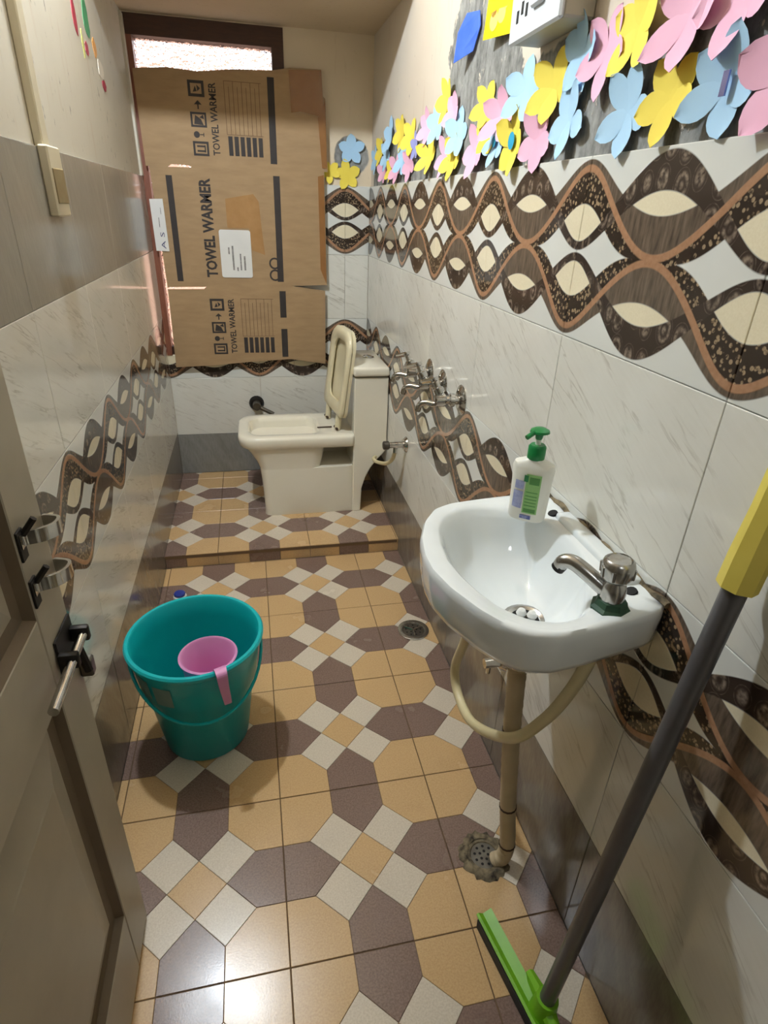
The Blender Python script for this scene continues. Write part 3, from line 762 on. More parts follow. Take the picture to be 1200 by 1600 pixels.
# grime along the wall joint
put('sealant', G().add(*tube([(6.06, y, 13.2 + 0.06 * math.sin(y * 5)) for y in [-3.6 + 0.2 * i for i in range(32)]], 0.09, 6)), 'sediment', bas, smooth=True)
# pillar tap on the basin corner
bt = empty('pillar_tap', (4.78, -3.3, ZR), 'worn grey pillar tap with round knob on the near basin corner', 'tap')
T0 = Vector((4.78, -3.3, ZR - 0.12))
put('base_nut', G().add(*lathe([(0.44, 0), (0.46, 0.1), (0.38, 0.16), (0.34, 0.3), (0.26, 0.34), (0, 0.34)], T0, (0, 0, 1), 7)), 'verdigris', bt, smooth=True, angle=25)
put('body', G().add(*lathe([(0.26, 0.15), (0.27, 0.3), (0.29, 0.5), (0.26, 0.7), (0.2, 0.8), (0.2, 0.9)], T0, (-0.04, 0, 1), 18)), 'worn_chrome', bt, smooth=True)
kb = put('knob', G().add(*lathe([(0.18, 0.8), (0.3, 0.86), (0.35, 0.95), (0.37, 1.2), (0.34, 1.32), (0.28, 1.37), (0.26, 1.34), (0.24, 1.36), (0.0, 1.37)], T0, (-0.04, 0, 1), 22)), 'worn_chrome', bt, smooth=True)
for i in range(8):
    a = 2 * math.pi * i / 8
    put('knob_rib', G().add(*tube([T0 + Vector((-0.04 + 0.34 * math.cos(a), 0.34 * math.sin(a), 0.95)), T0 + Vector((-0.05 + 0.36 * math.cos(a), 0.36 * math.sin(a), 1.2))], 0.045, 6)), 'worn_chrome', kb, smooth=True)
put('spout', G().add(*tube(catmull([T0 + Vector((-0.05, 0.05, 0.42)), T0 + Vector((-0.28, 0.3, 0.6)), T0 + Vector((-0.52, 0.58, 0.78)), T0 + Vector((-0.68, 0.78, 0.86)), T0 + Vector((-0.82, 0.92, 0.82)), T0 + Vector((-0.88, 0.98, 0.66))]), lambda t: 0.2 - 0.03 * t, 12)), 'worn_chrome', bt, smooth=True)
put('aerator', G().add(*lathe([(0.17, 0), (0.17, 0.14), (0.1, 0.14), (0.09, 0.05)], T0 + Vector((-0.86, 0.96, 0.7)), (-0.35, 0.4, -1), 14)), 'dark_metal', bt, smooth=True)
# soap bottle
sb = empty('soap_bottle', (4.68, 1.1, ZR - 0.02), 'white pump soap bottle with green cap and printed label on the basin', 'bottle')
fd = Vector((-0.62, -0.78, 0)).normalized(); wd_ = Vector((0.78, -0.62, 0)).normalized(); B0 = Vector((4.72, 1.2, ZR - 0.06))
def el(a, b, z, n=32): return [B0 + wd_ * (a * math.copysign(abs(math.cos(t)) ** 0.75, math.cos(t))) + fd * (b * math.copysign(abs(math.sin(t)) ** 0.85, math.sin(t))) + Vector((0, 0, z)) for t in [2 * math.pi * i / n for i in range(n)]]
put('body', G().add(*loft([el(0.5, 0.28, 0), el(0.54, 0.31, 0.08), el(0.55, 0.32, 0.5), el(0.57, 0.31, 1.2), el(0.6, 0.3, 1.62), el(0.56, 0.28, 1.75), el(0.32, 0.22, 1.85), el(0.22, 0.22, 1.9)])), 'soap_plastic', sb, smooth=True)
put('cap', G().add(*lathe([(0.24, 0), (0.25, 0.04), (0.25, 0.36), (0.2, 0.42), (0, 0.42)], B0 + Vector((0, 0, 1.88)), (0, 0, 1), 20)), 'soap_green', sb, smooth=True)
put('pump_stem', G().add(*lathe([(0.08, 0), (0.08, 0.3)], B0 + Vector((0, 0, 2.28)), (0, 0, 1), 12)), 'soap_plastic', sb, smooth=True)
hd = [B0 + Vector((0, 0, 2.45))]
put('pump_head', G().add(*lathe([(0.06, 2.42), (0.1, 2.48), (0.12, 2.6), (0.28, 2.66), (0.26, 2.72), (0.14, 2.78), (0, 2.79)], B0, (0, 0, 1), 16, sx=1.0)).add(*tube([B0 + Vector((0, 0, 2.68)), B0 + fd * 0.2 + wd_ * -0.12 + Vector((0, 0, 2.68)), B0 + fd * 0.42 + wd_ * -0.25 + Vector((0, 0, 2.58))], 0.07, 8)), 'soap_green', sb, smooth=True)
def patch(name, mat, u0, u1, z0, z1, off):
    g = G(); n = 6
    def pt(u, z):
        a = 0.55 + (z - 0.5) * 0.04; t = max(0.0, 1 - abs(u / a) ** (2 / 0.75)) ; b = 0.315 * (t ** (0.5 * 0.85)); return B0 + wd_ * u + fd * (b + off) + Vector((0, 0, z))
    top = [pt(u0 + (u1 - u0) * i / n, z1) for i in range(n + 1)]; bot = [pt(u0 + (u1 - u0) * i / n, z0) for i in range(n + 1)]
    g.add(bot + top, [(i, i + 1, n + 2 + i, n + 1 + i) for i in range(n)]); return put(name, g, mat, sb)
patch('label', 'label_green', -0.1, 0.32, 0.28, 1.5, 0.012)
patch('label_print', 'label_dark_green', 0.0, 0.28, 1.2, 1.42, 0.018)
patch('label_print', 'label_dark_green', -0.06, 0.28, 0.32, 0.44, 0.018)
for z in (0.52, 0.62, 0.72, 0.82, 0.94): patch('label_print', 'label_dark_green', -0.06, 0.27, z, z + 0.03, 0.018)
patch('label_print', 'label_blue', -0.4, -0.14, 1.0, 1.26, 0.014)
patch('label_print', 'label_blue', -0.42, -0.14, 0.4, 0.94, 0.014)
patch('label_print', 'label_navy', -0.14, 0.18, 0.1, 0.22, 0.014)
patch('label_emblem', 'soap_green', -0.16, -0.04, 1.26, 1.46, 0.022)

# waste pipe, supply hose, angle valve below the basin
wp = empty('waste_pipe', (5.0, -1.15, 0.0), 'beige corrugated waste pipe from the basin down to the floor drain', 'pipe')
path = catmull([(4.0, -1.05, 10.3), (4.05, -1.05, 9.2), (4.25, -1.08, 6.5), (4.6, -1.1, 3.2), (4.85, -1.12, 1.2), (4.8, -1.1, 0.35), (4.55, -1.0, 0.05)], 16)
put('hose', G().add(*tube(path, lambda t: 0.275 + 0.012 * math.sin(t * 330), 14)), 'pipe_beige', wp, smooth=True)
put('collar', G().add(*lathe([(0.3, 0), (0.4, 0.1), (0.42, 0.6), (0.36, 0.8), (0.28, 0.8)], (4.0, -1.05, 9.45), (0, 0, 1), 18)), 'pipe_beige', wp, smooth=True)
for t in (0.32, 0.5, 0.68):
    i = int(t * (len(path) - 1)); d = path[i + 1] - path[i - 1]
    put('hose_band', G().add(*lathe([(0.28, -0.05), (0.3, -0.03), (0.3, 0.03), (0.28, 0.05)], path[i], d, 14)), 'rust', wp, smooth=True)
hs = put('supply_hose', G().add(*tube(catmull([(3.3, 0.9, 10.9), (3.4, 1.2, 9.6), (3.58, 1.9, 8.0), (3.7, 2.75, 6.1), (3.74, 2.3, 5.2), (3.75, 0.7, 5.35), (3.8, -1.75, 7.35), (4.2, -2.6, 8.9), (4.55, -3.0, 10.4), (4.75, -3.2, 11.8)], 10), 0.17, 10)), 'hose_cream', origin=(3.5, 0, 6.2), smooth=True,
         label='cream flexible supply hose hanging in a loop under the basin', cat='hose')
v2 = empty('angle_valve', (6.0, 3.65, 5.2), 'small chrome stop valve on the wall under the basin', 'valve')
put('flange', G().add(*lathe([(0.0, 0.16), (0.3, 0.16), (0.42, 0.0)], (XR, 3.65, 5.2), (-1, 0, 0), 18)), 'chrome', v2, smooth=True)
put('valve_body', G().add(*tube([(XR, 3.65, 5.2), (5.3, 3.65, 5.2)], 0.2, 12)).add(*tube([(5.5, 3.65, 5.2), (5.5, 3.65, 4.7)], 0.1, 8)), 'chrome', v2, smooth=True)

# floor drains
def floor_drain(c, r, label, dirty=False):
    t = empty('floor_drain', (c[0], c[1], 0.0), label, 'drain')
    put('ring', G().add(*lathe([(r, 0.015), (r, 0.05), (r * 0.92, 0.08), (r * 0.72, 0.06), (r * 0.68, 0.02), (r * 0.66, -0.02)], (c[0], c[1], 0), (0, 0, 1), 28)), 'sediment' if dirty else 'worn_chrome', t, smooth=True)
    put('grate', G().add(*lathe([(0.0, 0.03), (r * 0.7, 0.02)], (c[0], c[1], 0), (0, 0, 1), 24)), 'dull_metal', t)
    g = G()
    for q, (rr, nn) in enumerate(((0.22, 5), (0.48, 9))):
        for i in range(nn):
            a = 2 * math.pi * i / nn; g.add(*lathe([(0.0, 0.036), (0.055, 0.034)], (c[0] + rr * r * math.cos(a), c[1] + rr * r * math.sin(a), 0), (0, 0, 1), 8))
    put('grate_holes', g, 'hole_black', t)
    if not dirty:
        for i in range(3):
            a = i * 2.09 + 0.4
            put('strainer_bar', G().add(*tube([(c[0], c[1], 0.05), (c[0] + 0.62 * r * math.cos(a), c[1] + 0.62 * r * math.sin(a), 0.06)], 0.05, 6)), 'chrome', t, smooth=True)
    else:
        rr_ = random.Random(3); n = 40; g = G()
        outer = [(r * (1.15 + 0.25 * rr_.random()), i * 2 * math.pi / n) for i in range(n)]
        rg = lambda k, z: [(c[0] + (r * 0.85 + (a - r * 0.85) * k) * math.cos(b), c[1] + (r * 0.85 + (a - r * 0.85) * k) * math.sin(b), z + rr_.uniform(0, 0.07) * (k < 1)) for a, b in outer]
        g.add(*loft([rg(0.0, 0.05), rg(0.35, 0.1), rg(0.75, 0.05), rg(1.0, 0.012)], False, False)); put('sediment_crust', g, 'sediment', t, smooth=True)
floor_drain((4.95, 12.35), 0.88, 'round chrome floor drain beside the right wall, beyond the basin')
floor_drain((4.25, -0.75), 0.72, 'dirty crusted floor drain under the basin waste pipe', True)

# ------------------------------------------------------------------ bucket and mug
BC = Vector((-5.97, 7.1, 0.0))
bk = empty('bucket', BC, 'large turquoise plastic bucket standing on the floor by the left wall', 'bucket')
bp = [(0.0, 0.02), (1.7, 0.02), (1.78, 0.1), (2.22, 3.35), (2.36, 3.5), (2.56, 5.1), (2.6, 5.2), (2.72, 5.3), (2.74, 5.42), (2.68, 5.5), (2.56, 5.5), (2.5, 5.42), (2.4, 4.6), (2.15, 3.3), (1.7, 0.16), (0.0, 0.14)]
put('shell', G().add(*lathe(bp, BC, (0, 0, 1), 64)), 'bucket_plastic', bk, smooth=True)
hp = []
for i in range(25):
    a = math.pi + math.pi * i / 24; s = math.sin(math.pi * i / 24)
    z = 4.95 - 2.0 * s; r = 2.62 + 0.12 * s - (0.22 * s)
    hp.append(BC + Vector((r * math.cos(a + 0.18), r * math.sin(a + 0.18), z)))
put('handle', G().add(*tube(hp, 0.065, 8)), 'bucket_plastic', bk, smooth=True)
for a in (math.pi + 0.18, 0.18): put('handle_ear', G().add(*lathe([(0.22, 0), (0.22, 0.16), (0.1, 0.2), (0, 0.2)], BC + Vector((2.5 * math.cos(a), 2.5 * math.sin(a), 4.95)), (math.cos(a), math.sin(a), 0), 12)), 'bucket_plastic', bk, smooth=True)
def bsticker(a0, a1, z0, z1):
    g = G(); n = 8; rr_ = lambda z: 2.36 + (z - 3.5) * 0.125 + 0.012
    pts = [BC + Vector((rr_(z) * math.cos(a0 + (a1 - a0) * i / n), rr_(z) * math.sin(a0 + (a1 - a0) * i / n), z)) for z in (z0, z1) for i in range(n + 1)]
    g.add(pts, [(i, i + 1, n + 2 + i, n + 1 + i) for i in range(n)]); return put('sticker', g, 'sticker_clear', bk, smooth=True)
bsticker(math.radians(210), math.radians(228), 3.9, 4.85); bsticker(math.radians(233), math.radians(251), 3.75, 4.75)
bb = random.Random(5)
MC = Vector((-5.42, 5.98, 3.2))
mg = empty('mug', MC, 'pink plastic bath mug hooked inside the turquoise bucket', 'mug')
mp = [(0.0, 0.0), (0.84, 0.0), (0.88, 0.06), (1.04, 1.9), (1.12, 1.96), (1.14, 2.04), (1.06, 2.08), (1.0, 2.02), (0.82, 0.1), (0.0, 0.08)]
put('cup', G().add(*lathe(mp, MC, (0, 0, 1), 40)), 'mug_plastic', mg, smooth=True)
hpth = catmull([(-4.95, 5.0, 5.2), (-4.9, 4.75, 5.55), (-4.85, 4.5, 5.68), (-4.8, 4.28, 5.55), (-4.78, 4.32, 5.0), (-4.74, 4.42, 4.4), (-4.72, 4.5, 4.0)], 6)
g = G(); rg = []
for i, p in enumerate(hpth):
    t = i / (len(hpth) - 1); w = 0.26 - 0.12 * t; d = (hpth[min(i + 1, len(hpth) - 1)] - hpth[max(0, i - 1)]).normalized(); sx = Vector((0.93, 0.36, 0)); nn = d.cross(sx).normalized() * 0.05
    rg.append([p - sx * w - nn, p + sx * w - nn, p + sx * w + nn, p - sx * w + nn])
put('handle', G().add(*loft(rg)), 'mug_plastic', mg)
cp = empty('cap_jar', (-8.0, 17.0, 0.0), 'small white container with a blue cap behind the bucket', 'container')
put('jar', G().add(*lathe([(0, 0), (0.36, 0), (0.38, 0.05), (0.38, 0.5), (0.3, 0.56), (0, 0.56)], (-8.05, 17.1, 0.02), (0.0, 0, 1), 18)), 'cap_white', cp, smooth=True)
put('cap', G().add(*lathe([(0.32, 0), (0.33, 0.1), (0.28, 0.16), (0, 0.16)], (-8.05, 17.1, 0.58), (0, 0, 1), 18)), 'cap_blue', cp, smooth=True)
put('dark_cap', G().add(*lathe([(0, 0), (0.2, 0.0), (0.25, 0.04), (0.25, 0.26), (0.18, 0.3), (0.12, 0.22), (0, 0.2)], (-7.35, 16.75, 0.02), (0, 0, 1), 14)), 'dark_metal', origin=(-7.35, 16.75, 0), smooth=True, label='small dark round cap on the floor behind the bucket', cat='cap')

# ------------------------------------------------------------------ squeegee
sq = empty('floor_squeegee', (3.6, -4.6, 0.0), 'green floor squeegee with grey pole and yellow grip leaning on the wall', 'squeegee')
h0_, h1_ = Vector((3.25, -2.95, 0.0)), Vector((4.25, -8.4, 0.0))
hd_ = (h1_ - h0_).normalized(); hn = Vector((hd_.y, -hd_.x, 0))
if hn.x < 0: hn = -hn
def bar(a, b, prof2): return loft([[p + hn * q[0] + Vector((0, 0, q[1])) for q in prof2] for p in (a, b)])
put('head', G().add(*bar(h0_, h1_, [(-0.1, 0.42), (0.12, 0.36), (0.4, 0.62), (0.36, 0.74), (0.06, 0.62), (-0.12, 0.78), (-0.2, 0.74)])), 'squeegee_green', sq)
put('rubber_blade', G().add(*bar(h0_ + hd_ * 0.05, h1_ - hd_ * 0.05, [(-0.14, 0.03), (-0.02, 0.03), (0.02, 0.5), (-0.16, 0.5)])), 'rubber', sq)
pb, pt_ = Vector((4.1, -5.75, 0.75)), Vector((5.66, -5.55, 16.6))
pd = (pt_ - pb).normalized()
put('socket', G().add(*tube([pb - pd * 0.35, pb + pd * 0.5], lambda t: 0.42 - 0.1 * t, 14)).add(*tube([pb + Vector((0.0, 0.9, -0.1)), pb + pd * 0.2], lambda t: 0.16 + 0.1 * t, 8)).add(*tube([pb + Vector((0.1, -0.9, -0.1)), pb + pd * 0.2], lambda t: 0.16 + 0.1 * t, 8)), 'squeegee_green', sq, smooth=True)
put('pole', G().add(*tube([pb, pt_], 0.23, 14)), 'pole_grey', sq, smooth=True)
GP = pb + pd * 14.5
put('grip', G().add(*tube([GP, GP + pd * 0.6, GP + pd * 0.62, GP + pd * 1.6, GP + pd * 2.2, GP + pd * 2.6], lambda t: 0.36 if t < 0.55 else 0.32 - 0.1 * max(0, t - 0.8), 8)), 'grip_yellow', sq, smooth=True, angle=25)

# ------------------------------------------------------------------ door leaf, open against the left wall
dr = empty('door_1', (-8.0, -5.5, 0.0), kind='structure')
DXF = -7.55                          # room-side face
dy0, dy1, dz0, dz1 = -10.6, -0.55, 0.12, 30.4
put('stile', G().add(*rbox(DXF - 0.5, DXF, dy1 - 1.55, dy1, dz0, dz1, 0.04, 1)), 'door_paint', dr)
put('stile', G().add(*rbox(DXF - 0.5, DXF, dy0, dy0 + 1.55, dz0, dz1, 0.04, 1)), 'door_paint', dr)
for z0, z1 in ((dz0, 2.85), (11.3, 13.4), (28.6, dz1)):
    put('rail', G().add(*rbox(DXF - 0.49, DXF - 0.005, dy0 + 1.55, dy1 - 1.55, z0, z1, 0.03, 1)), 'door_paint', dr)
for z0, z1 in ((2.85, 11.3), (13.4, 28.6)):
    y0, y1 = dy0 + 1.55, dy1 - 1.55
    rgs = []
    for d, x in ((0.0, -0.02), (0.12, -0.22), (0.42, -0.26), (1.25, -0.08), (1.3, -0.06)):
        rgs.append([(DXF + x, y0 + d, z0 + d), (DXF + x, y1 - d, z0 + d), (DXF + x, y1 - d, z1 - d), (DXF + x, y0 + d, z1 - d)])
    put('moulding', G().add(*loft(rgs[:3], False, False)), 'door_groove', dr)
    put('panel', G().add(*loft(rgs[2:], False, True)).add(*box(DXF - 0.45, DXF - 0.35, y0, y1, z0, z1)), 'door_paint', dr)
blt = put('bolt', G().add(*rbox(DXF, DXF + 0.06, -1.75, -0.62, 11.4, 12.5, 0.02, 1)), 'dark_metal', dr, origin=(DXF, -1.2, 11.9))
put('bolt_rod', G().add(*tube([(DXF + 0.32, -0.7, 12.02), (DXF + 0.32, -3.3, 12.02)], 0.11, 10)), 'chrome', blt, smooth=True)
for y in (-0.8, -1.75): put('bolt_bracket', G().add(*rbox(DXF + 0.04, DXF + 0.46, y - 0.1, y + 0.1, 11.82, 12.22, 0.06, 2)), 'dark_metal', blt, smooth=True)
put('bolt_handle', G().add(*tube([(DXF + 0.32, -1.3, 12.0), (DXF + 0.42, -1.3, 11.3)], 0.1, 8)), 'dark_metal', blt, smooth=True)
put('hasp', G().add(*rbox(DXF, DXF + 0.3, -0.75, -0.45, 10.6, 11.1, 0.04, 1)), 'dull_metal', dr)
def strip(path, w, t):
    rg = []
    for i, p in enumerate(path):
        d = (path[min(i + 1, len(path) - 1)] - path[max(0, i - 1)]).normalized(); sz = Vector((0, 0, 1)); n_ = d.cross(sz).normalized() * t
        rg.append([p - sz * w - n_, p + sz * w - n_, p + sz * w + n_, p - sz * w + n_])
    return loft(rg)
for z in (15.05, 13.95):
    put('latch_loop', G().add(*strip(catmull([(DXF + 0.04, -2.0, z + 0.12), (DXF + 0.06, -1.8, z + 0.12), (DXF + 0.3, -1.62, z + 0.08), (DXF + 0.46, -1.25, z), (DXF + 0.42, -0.85, z - 0.06), (DXF + 0.12, -0.62, z - 0.12), (DXF + 0.02, -0.58, z - 0.14)]), 0.15, 0.035)), 'chrome', dr, smooth=True)
    put('latch_plate', G().add(*rbox(DXF, DXF + 0.05, -2.05, -1.75, z - 0.3, z + 0.35, 0.01, 1)), 'dark_metal', dr)
    put('latch_spike', G().add(*tube([(DXF + 0.05, -1.8, z + 0.2), (DXF + 0.3, -1.75, z + 0.52)], 0.07, 6)), 'dark_metal', dr, smooth=True)

# ------------------------------------------------------------------ left wall: conduit and sticker remains
XW = XL - 0.1
cd = empty('conduit_casing', (XW, 11.9, 20.5), 'cream plastic wiring casing running up the left wall, brown at its foot', 'conduit')
put('channel', G().add(*rbox(XW, XW + 0.3, 11.25, 11.95, 22.1, 41.5, 0.04, 1)), 'conduit', cd)
bx_ = put('casing_end', G().add(*rbox(XW + 0.1, XW + 0.42, 11.1, 12.6, 20.5, 22.6, 0.05, 1)), 'conduit', cd)
put('brown_cover', G().add(*rbox(XW + 0.4, XW + 0.46, 11.2, 12.45, 20.9, 21.95, 0.02, 1)), 'conduit_brown', bx_)
for (y, z, a, b, mt, nm) in ((20.9, 28.0, 0.35, 0.75, 'sticker_red', 'long dark red sticker scrap high on the left wall'), (23.3, 28.4, 0.6, 0.8, 'sticker_green', 'green leaf-shaped sticker scrap high on the left wall'),
        (22.5, 27.15, 0.35, 0.3, 'sticker_red', 'small red sticker scrap below the green one'), (24.4, 27.5, 0.45, 0.4, 'sticker_orange', 'orange sticker scrap beside the red one on the left wall'),
        (21.8, 27.2, 0.18, 0.6, 'sticker_lime', 'thin yellow-green sticker scrap on the left wall'), (25.2, 26.75, 0.7, 0.5, 'sticker_pale', 'pale peeling sticker scrap lowest but one on the left wall'), (25.5, 26.2, 0.5, 0.25, 'sticker_red', 'pinkish red sticker scrap lowest on the left wall')):
    rr_ = random.Random(int(y * 100)); n = 12
    pts = [(y + a * math.cos(2 * math.pi * i / n) * rr_.uniform(0.75, 1.1), z + b * math.sin(2 * math.pi * i / n) * rr_.uniform(0.75, 1.1)) for i in range(n)]
    put('sticker_scrap', G().add(*prism(pts, 0, XW + 0.001, XW + 0.02)), mt, origin=(XW, y, z), label=nm, cat='sticker', group='sticker remains on the left wall')

# ------------------------------------------------------------------ right wall: switch box, cards, paper flowers
XP = XR + 0.1
sw = empty('switch_box', (XP, 7.0, 25.6), 'white electric switch box with grey sides, high on the right wall', 'switch')
put('box_body', G().add(*rbox(5.3, XP, 4.65, 7.85, 25.6, 29.2, 0.06, 1)), 'switch_box', sw)
fp = put('face_plate', G().add(*rbox(5.18, 5.32, 4.6, 7.9, 25.55, 29.25, 0.06, 1)), 'switch_white', sw)
put('rocker', G().add(*rbox(5.06, 5.2, 6.9 - 1.3, 6.9 - 0.6, 26.1, 27.6, 0.05, 1)), 'switch_white', fp)
for (y, z) in ((7.35, 26.15), (7.05, 26.3), (7.2, 26.95), (6.75, 26.2), (5.1, 27.0), (7.2, 27.6)): put('socket_hole', G().add(*rbox(5.165, 5.2, y - 0.07, y + 0.07, z - 0.15, z + 0.15, 0.01, 1)), 'hole_black', fp)
def card(name, pts, mat, label, cat, d=0.05):
    """a thin card whose corners are (y, z, stand-off from the wall)"""
    a = [(XP - q[2], q[0], q[1]) for q in pts]; b = [(XP - q[2] - d * 0.5, q[0], q[1]) for q in pts]
    return put(name, G().add(*loft([a, b])), mat, origin=(XP, pts[0][0], pts[0][1]), label=label, cat=cat)
card('paper_tag', [(14.9, 26.4, 0.5), (13.8, 26.62, 0.1), (13.3, 27.3, 0.06), (13.4, 27.75, 0.1), (14.1, 27.8, 0.35), (14.6, 27.3, 0.5)], 'paper_royal', 'shiny royal blue paper tag sticking out from the right wall', 'tag')
yc = card('picture_card', [(11.9, 26.55, 0.4), (10.0, 26.4, 0.12), (9.6, 28.6, 0.12), (11.4, 28.9, 0.4)], 'card_yellow', 'bright yellow picture card on the right wall beside the switch box', 'card')
for (y, z, r, mt) in ((11.2, 26.95, 0.28, 'card_cream'), (10.7, 27.05, 0.26, 'card_cream'), (10.5, 27.35, 0.22, 'card_cream'), (11.25, 27.25, 0.2, 'card_orange')):
    put('picture', G().add(*lathe([(0, 0), (r, 0)], (XP - 0.165 - (y - 10.0) * 0.147, y, z), (-1, -0.147, 0), 14)), mt, yc)

def flower(name_mat, y, z, R, rot, curl, label, seedn, wall='right', tilt=(0, 0)):
    r_ = random.Random(seedn)
    g = G()
    def out(a, b, d):                # local paper plane: a along wall, b up, d off the wall
        d += a * tilt[0] + b * tilt[1]
        d = max(d, 0.03)
        return (XP - d - 0.02, y + a, z + b) if wall == 'right' else (y + a, YB + 0.1 - d - 0.02, z + b)
    nseg = 7; prof_ = [0.30, 0.36, 0.50, 0.60, 0.62, 0.55, 0.38, 0.0]
    for k in range(5):
        th = rot + 2 * math.pi * k / 5 + r_.uniform(-0.12, 0.12)
        L = R * r_.uniform(0.92, 1.08); c = curl * r_.uniform(0.2, 1.25); W = R * r_.uniform(0.50, 0.60)
        vs, fs = [], []
        for i in range(nseg + 1):
            t = i / nseg; rr = L * (0.02 + 0.98 * t); w = W * prof_[i]
            for s in (-1, -0.35, 0.35, 1):
                a = rr * math.cos(th) - s * w * math.sin(th); b = rr * math.sin(th) + s * w * math.cos(th)
                vs.append(out(a, b, 0.10 + 0.6 * c * R * t ** 1.5 + 0.03 * R * abs(s) * t))
        for i in range(nseg):
            for s in range(3): fs.append((i * 4 + s, i * 4 + s + 1, i * 4 + 5 + s, i * 4 + 4 + s))
        g.add(vs, fs)
    n = 12; ring = [out(0.32 * R * math.cos(2 * math.pi * i / n), 0.32 * R * math.sin(2 * math.pi * i / n), 0.11) for i in range(n)]
    g.add(ring + [out(0, 0, 0.10)], [(i, (i + 1) % n, n) for i in range(n)])
    org = (XP, y, z) if wall == 'right' else (y, YB + 0.1, z)
    return put('paper_flower', g, name_mat, origin=org, smooth=True, angle=70, label=label, cat='paper flower', group='paper flowers stuck above the tiles')
Pk, Yl, Bl = 'paper_pink', 'paper_yellow', 'paper_blue'
FL = [
 (Yl, 2.28, 24.95, 1.0, 0.3, 0.3, 'yellow paper flower near the top edge, between two big pink ones'),
 (Pk, 0.45, 24.8, 1.1, 0.75, 0.35, 'large pink paper flower above the yellow flower at the right'),
 (Pk, -0.95, 24.85, 1.1, 0.95, 0.4, 'large pink paper flower directly above the blue flower with foil strip'),
 (Yl, 0.5, 23.42, 0.92, 0.95, 0.25, 'yellow paper flower low at the right, under the large pink flowers'),
 (Bl, -1.1, 23.4, 0.98, 0.75, 0.35, 'blue paper flower with a foil strip at its centre'),
 (Pk, -2.6, 23.35, 1.05, 0.35, 0.3, 'pink paper flower at the right edge, overlapping the border tiles'),
 (Bl, 2.1, 23.35, 0.98, 0.8, 0.35, 'blue paper flower just left of the low yellow flower at the right'),
 (Pk, 3.6, 24.75, 1.0, 0.9, 0.4, 'pink paper flower between a tall blue and a yellow flower'),
 (Bl, 4.85, 24.95, 1.0, 0.5, 0.3, 'tall blue paper flower right beside the switch box'),
 (Bl, 5.0, 23.5, 0.98, 0.9, 0.3, 'blue paper flower under the tall blue one beside the switch box'),
 (Yl, 6.3, 24.4, 1.0, 0.7, 0.3, 'yellow paper flower directly below the switch box'),
 (Bl, 8.35, 24.6, 0.95, 0.5, 0.25, 'blue paper flower below the left side of the switch box'),
 (Pk, 6.9, 23.2, 0.95, 0.9, 0.35, 'pink paper flower right of the big yellow flower with a blue dot'),
 (Yl, 8.75, 23.25, 1.1, 0.6, 0.4, 'big yellow paper flower with a blue dot at its centre'),
 (Bl, 10.4, 23.35, 0.8, 1.1, 0.25, 'small blue paper flower left of the yellow flower with blue dot'),
 (Pk, 10.1, 24.15, 0.95, 0.4, 0.5, 'dusky pink paper flower curling out over the big yellow flower'),
 (Yl, 11.7, 24.65, 0.8, 0.9, 0.35, 'small yellow paper flower on bare cement above the dusky pink one'),
 (Pk, 12.4, 23.25, 1.0, 1.1, 0.3, 'pink paper flower with long legs, left of the small blue one'),
 (Yl, 11.15, 23.75, 0.8, 0.3, 0.25, 'yellow paper flower half hidden behind the dusky pink one'),
 (Bl, 14.8, 24.0, 0.95, 0.5, 0.4, 'pale blue paper flower beneath the blue tag, on bare cement'),
 (Yl, 15.3, 23.2, 0.95, 0.8, 0.3, 'yellow paper flower under the pale blue flower on bare cement'),
 (Yl, 16.7, 25.4, 0.95, 1.2, 0.35, 'topmost yellow paper flower of the far group, on cream paint'),
 (Pk, 15.6, 24.85, 0.85, 0.7, 0.35, 'pink paper flower tucked right of the topmost yellow one'),
 (Pk, 16.5, 23.3, 0.95, 0.9, 0.35, 'pink paper flower left of the yellow one under the pale blue'),
 (Bl, 18.0, 24.7, 0.85, 0.2, 0.3, 'blue paper flower left of the topmost yellow one'),
 (Yl, 19.1, 23.5, 0.9, 0.5, 0.5, 'olive-shaded yellow paper flower curled out in the far group'),
 (Pk, 19.7, 24.7, 0.85, 0.6, 0.4, 'pink paper flower above the curled yellow one in the far group'),
 ('paper_violet', 21.8, 24.1, 0.7, 0.3, 0.2, 'violet paper flower in the far group'),
 (Yl, 22.9, 24.6, 0.95, 0.9, 0.3, 'yellow paper flower left of the violet one'),
 (Pk, 23.0, 23.3, 0.85, 0.9, 0.3, 'pink paper flower below the violet one'),
 (Bl, 24.5, 23.7, 0.95, 0.6, 0.3, 'blue paper flower low in the far group, between two pink ones'),
 (Yl, 25.2, 25.0, 1.0, 0.9, 0.3, 'tall yellow paper flower of the far group, above a blue one'),
 (Bl, 28.0, 25.1, 1.0, 0.4, 0.35, 'blue paper flower high up near the far corner'),
 (Bl, 28.9, 24.1, 0.9, 0.8, 0.3, 'blue paper flower under the high blue one near the far corner'),
 (Yl, 30.8, 24.5, 0.9, 0.9, 0.3, 'yellow paper flower next to the far corner'),
 (Pk, 29.7, 23.3, 0.8, 0.3, 0.3, 'pink paper flower below the yellow one next to the far corner'),
 (Pk, 26.1, 23.3, 0.85, 0.7, 0.3, 'pink paper flower low in the far group, left of a blue one'),
 (Yl, 27.7, 23.3, 0.8, 0.6, 0.3, 'small yellow paper flower between two low pink ones near the corner'),
 (Bl, 32.6, 24.1, 0.9, 0.6, 0.2, 'greyish blue paper flower in the very corner of the right wall'),
]
fobs = []
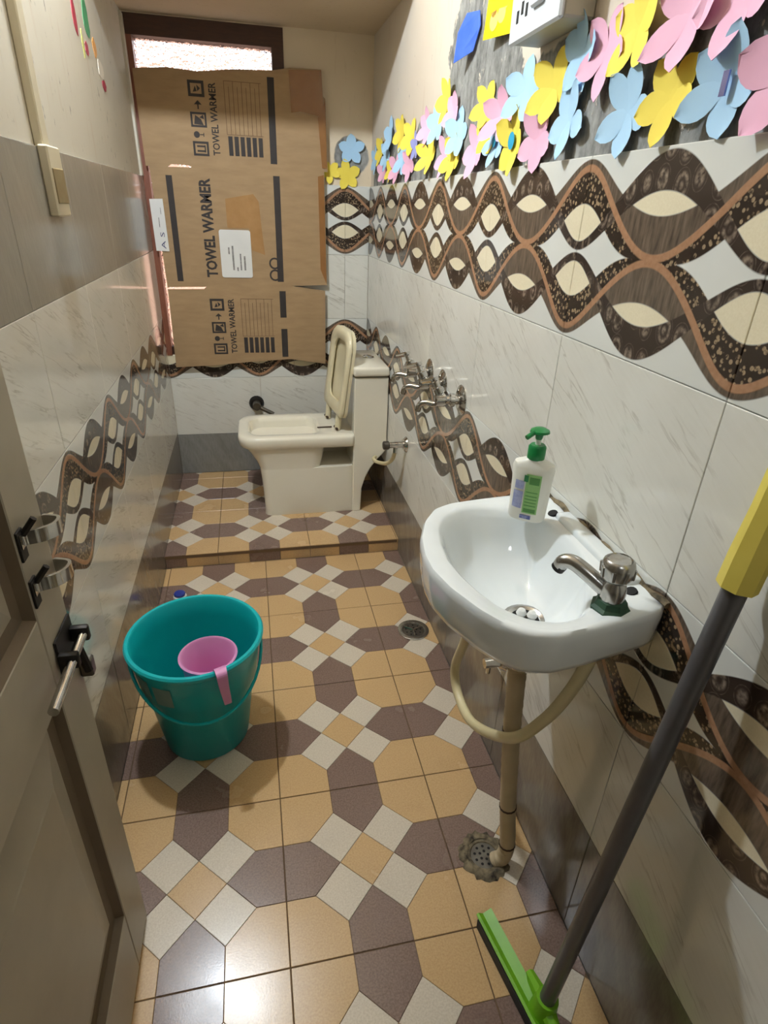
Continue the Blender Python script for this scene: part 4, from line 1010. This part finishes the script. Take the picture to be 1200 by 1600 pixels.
for i, (mt, y, z, R, ro_, cu_, lb) in enumerate(FL):
    r_ = random.Random(100 + i)
    fobs.append(flower(mt, y, z, R, ro_, cu_, lb, i, tilt=((r_.uniform(0.02, 0.28) if y > 6 else r_.uniform(-0.06, 0.08)), r_.uniform(-0.16, 0.05))))
put('blue_dot', G().add(*lathe([(0, 0), (0.26, 0)], (XP - 0.22, 8.75, 23.3), (-1, 0, 0), 12)), 'teal_dot', fobs[13])
put('blue_dot', G().add(*lathe([(0, 0), (0.18, 0)], (XP - 0.22, 10.35, 23.4), (-1, 0, 0), 12)), 'teal_dot', fobs[14])
put('foil_strip', gbox(XP - 0.26, XP - 0.22, -1.3, -1.15, 23.2, 23.6), 'foil', fobs[4])
flower(Bl, 4.75, 24.75, 1.0, 0.31, 0.25, 'blue paper flower on the back wall beside the carton', 70, 'back')
flower(Yl, 4.45, 23.2, 0.95, 0.5, 0.25, 'yellow paper flower on the back wall below the blue one', 71, 'back')
flower(Yl, 3.2, 23.35, 0.75, 0.9, 0.2, 'yellow paper flower on the back wall, half behind the carton edge', 72, 'back')

# ------------------------------------------------------------------ wall lamp, and a fill light added in the hall
LY, LZ = 12.6, 36.2
lm = empty('wall_lamp', (XW, LY, LZ), 'glowing bulb in a holder high on the left wall', 'lamp')
put('holder', G().add(*lathe([(0.9, 0), (0.9, 0.2), (0.45, 0.3), (0.4, 0.9), (0, 0.9)], (XW, LY, LZ), (1, 0, 0), 18)), 'switch_white', lm, smooth=True)
put('bulb', G().add(*lathe([(0.25, 0.85), (0.32, 1.1), (0.42, 1.5), (0.38, 1.9), (0.25, 2.1), (0.001, 2.18)], (XW, LY, LZ), (1, 0, 0), 12)), 'lamp_glow', lm, smooth=True)
hl = empty('hall_fill', (-2.0, -30.0, ZH), 'round glowing fill light added under the hall ceiling outside the door', 'lamp')  # added behind the camera to send soft fill through the doorway
put('fill_dome', G().add(*lathe([(2.2, 0), (2.2, -0.4), (1.8, -0.9), (0.001, -1.1)], (-2.0, -30.0, ZH), (0, 0, 1), 20)), 'hall_fill_glow', hl, smooth=True)
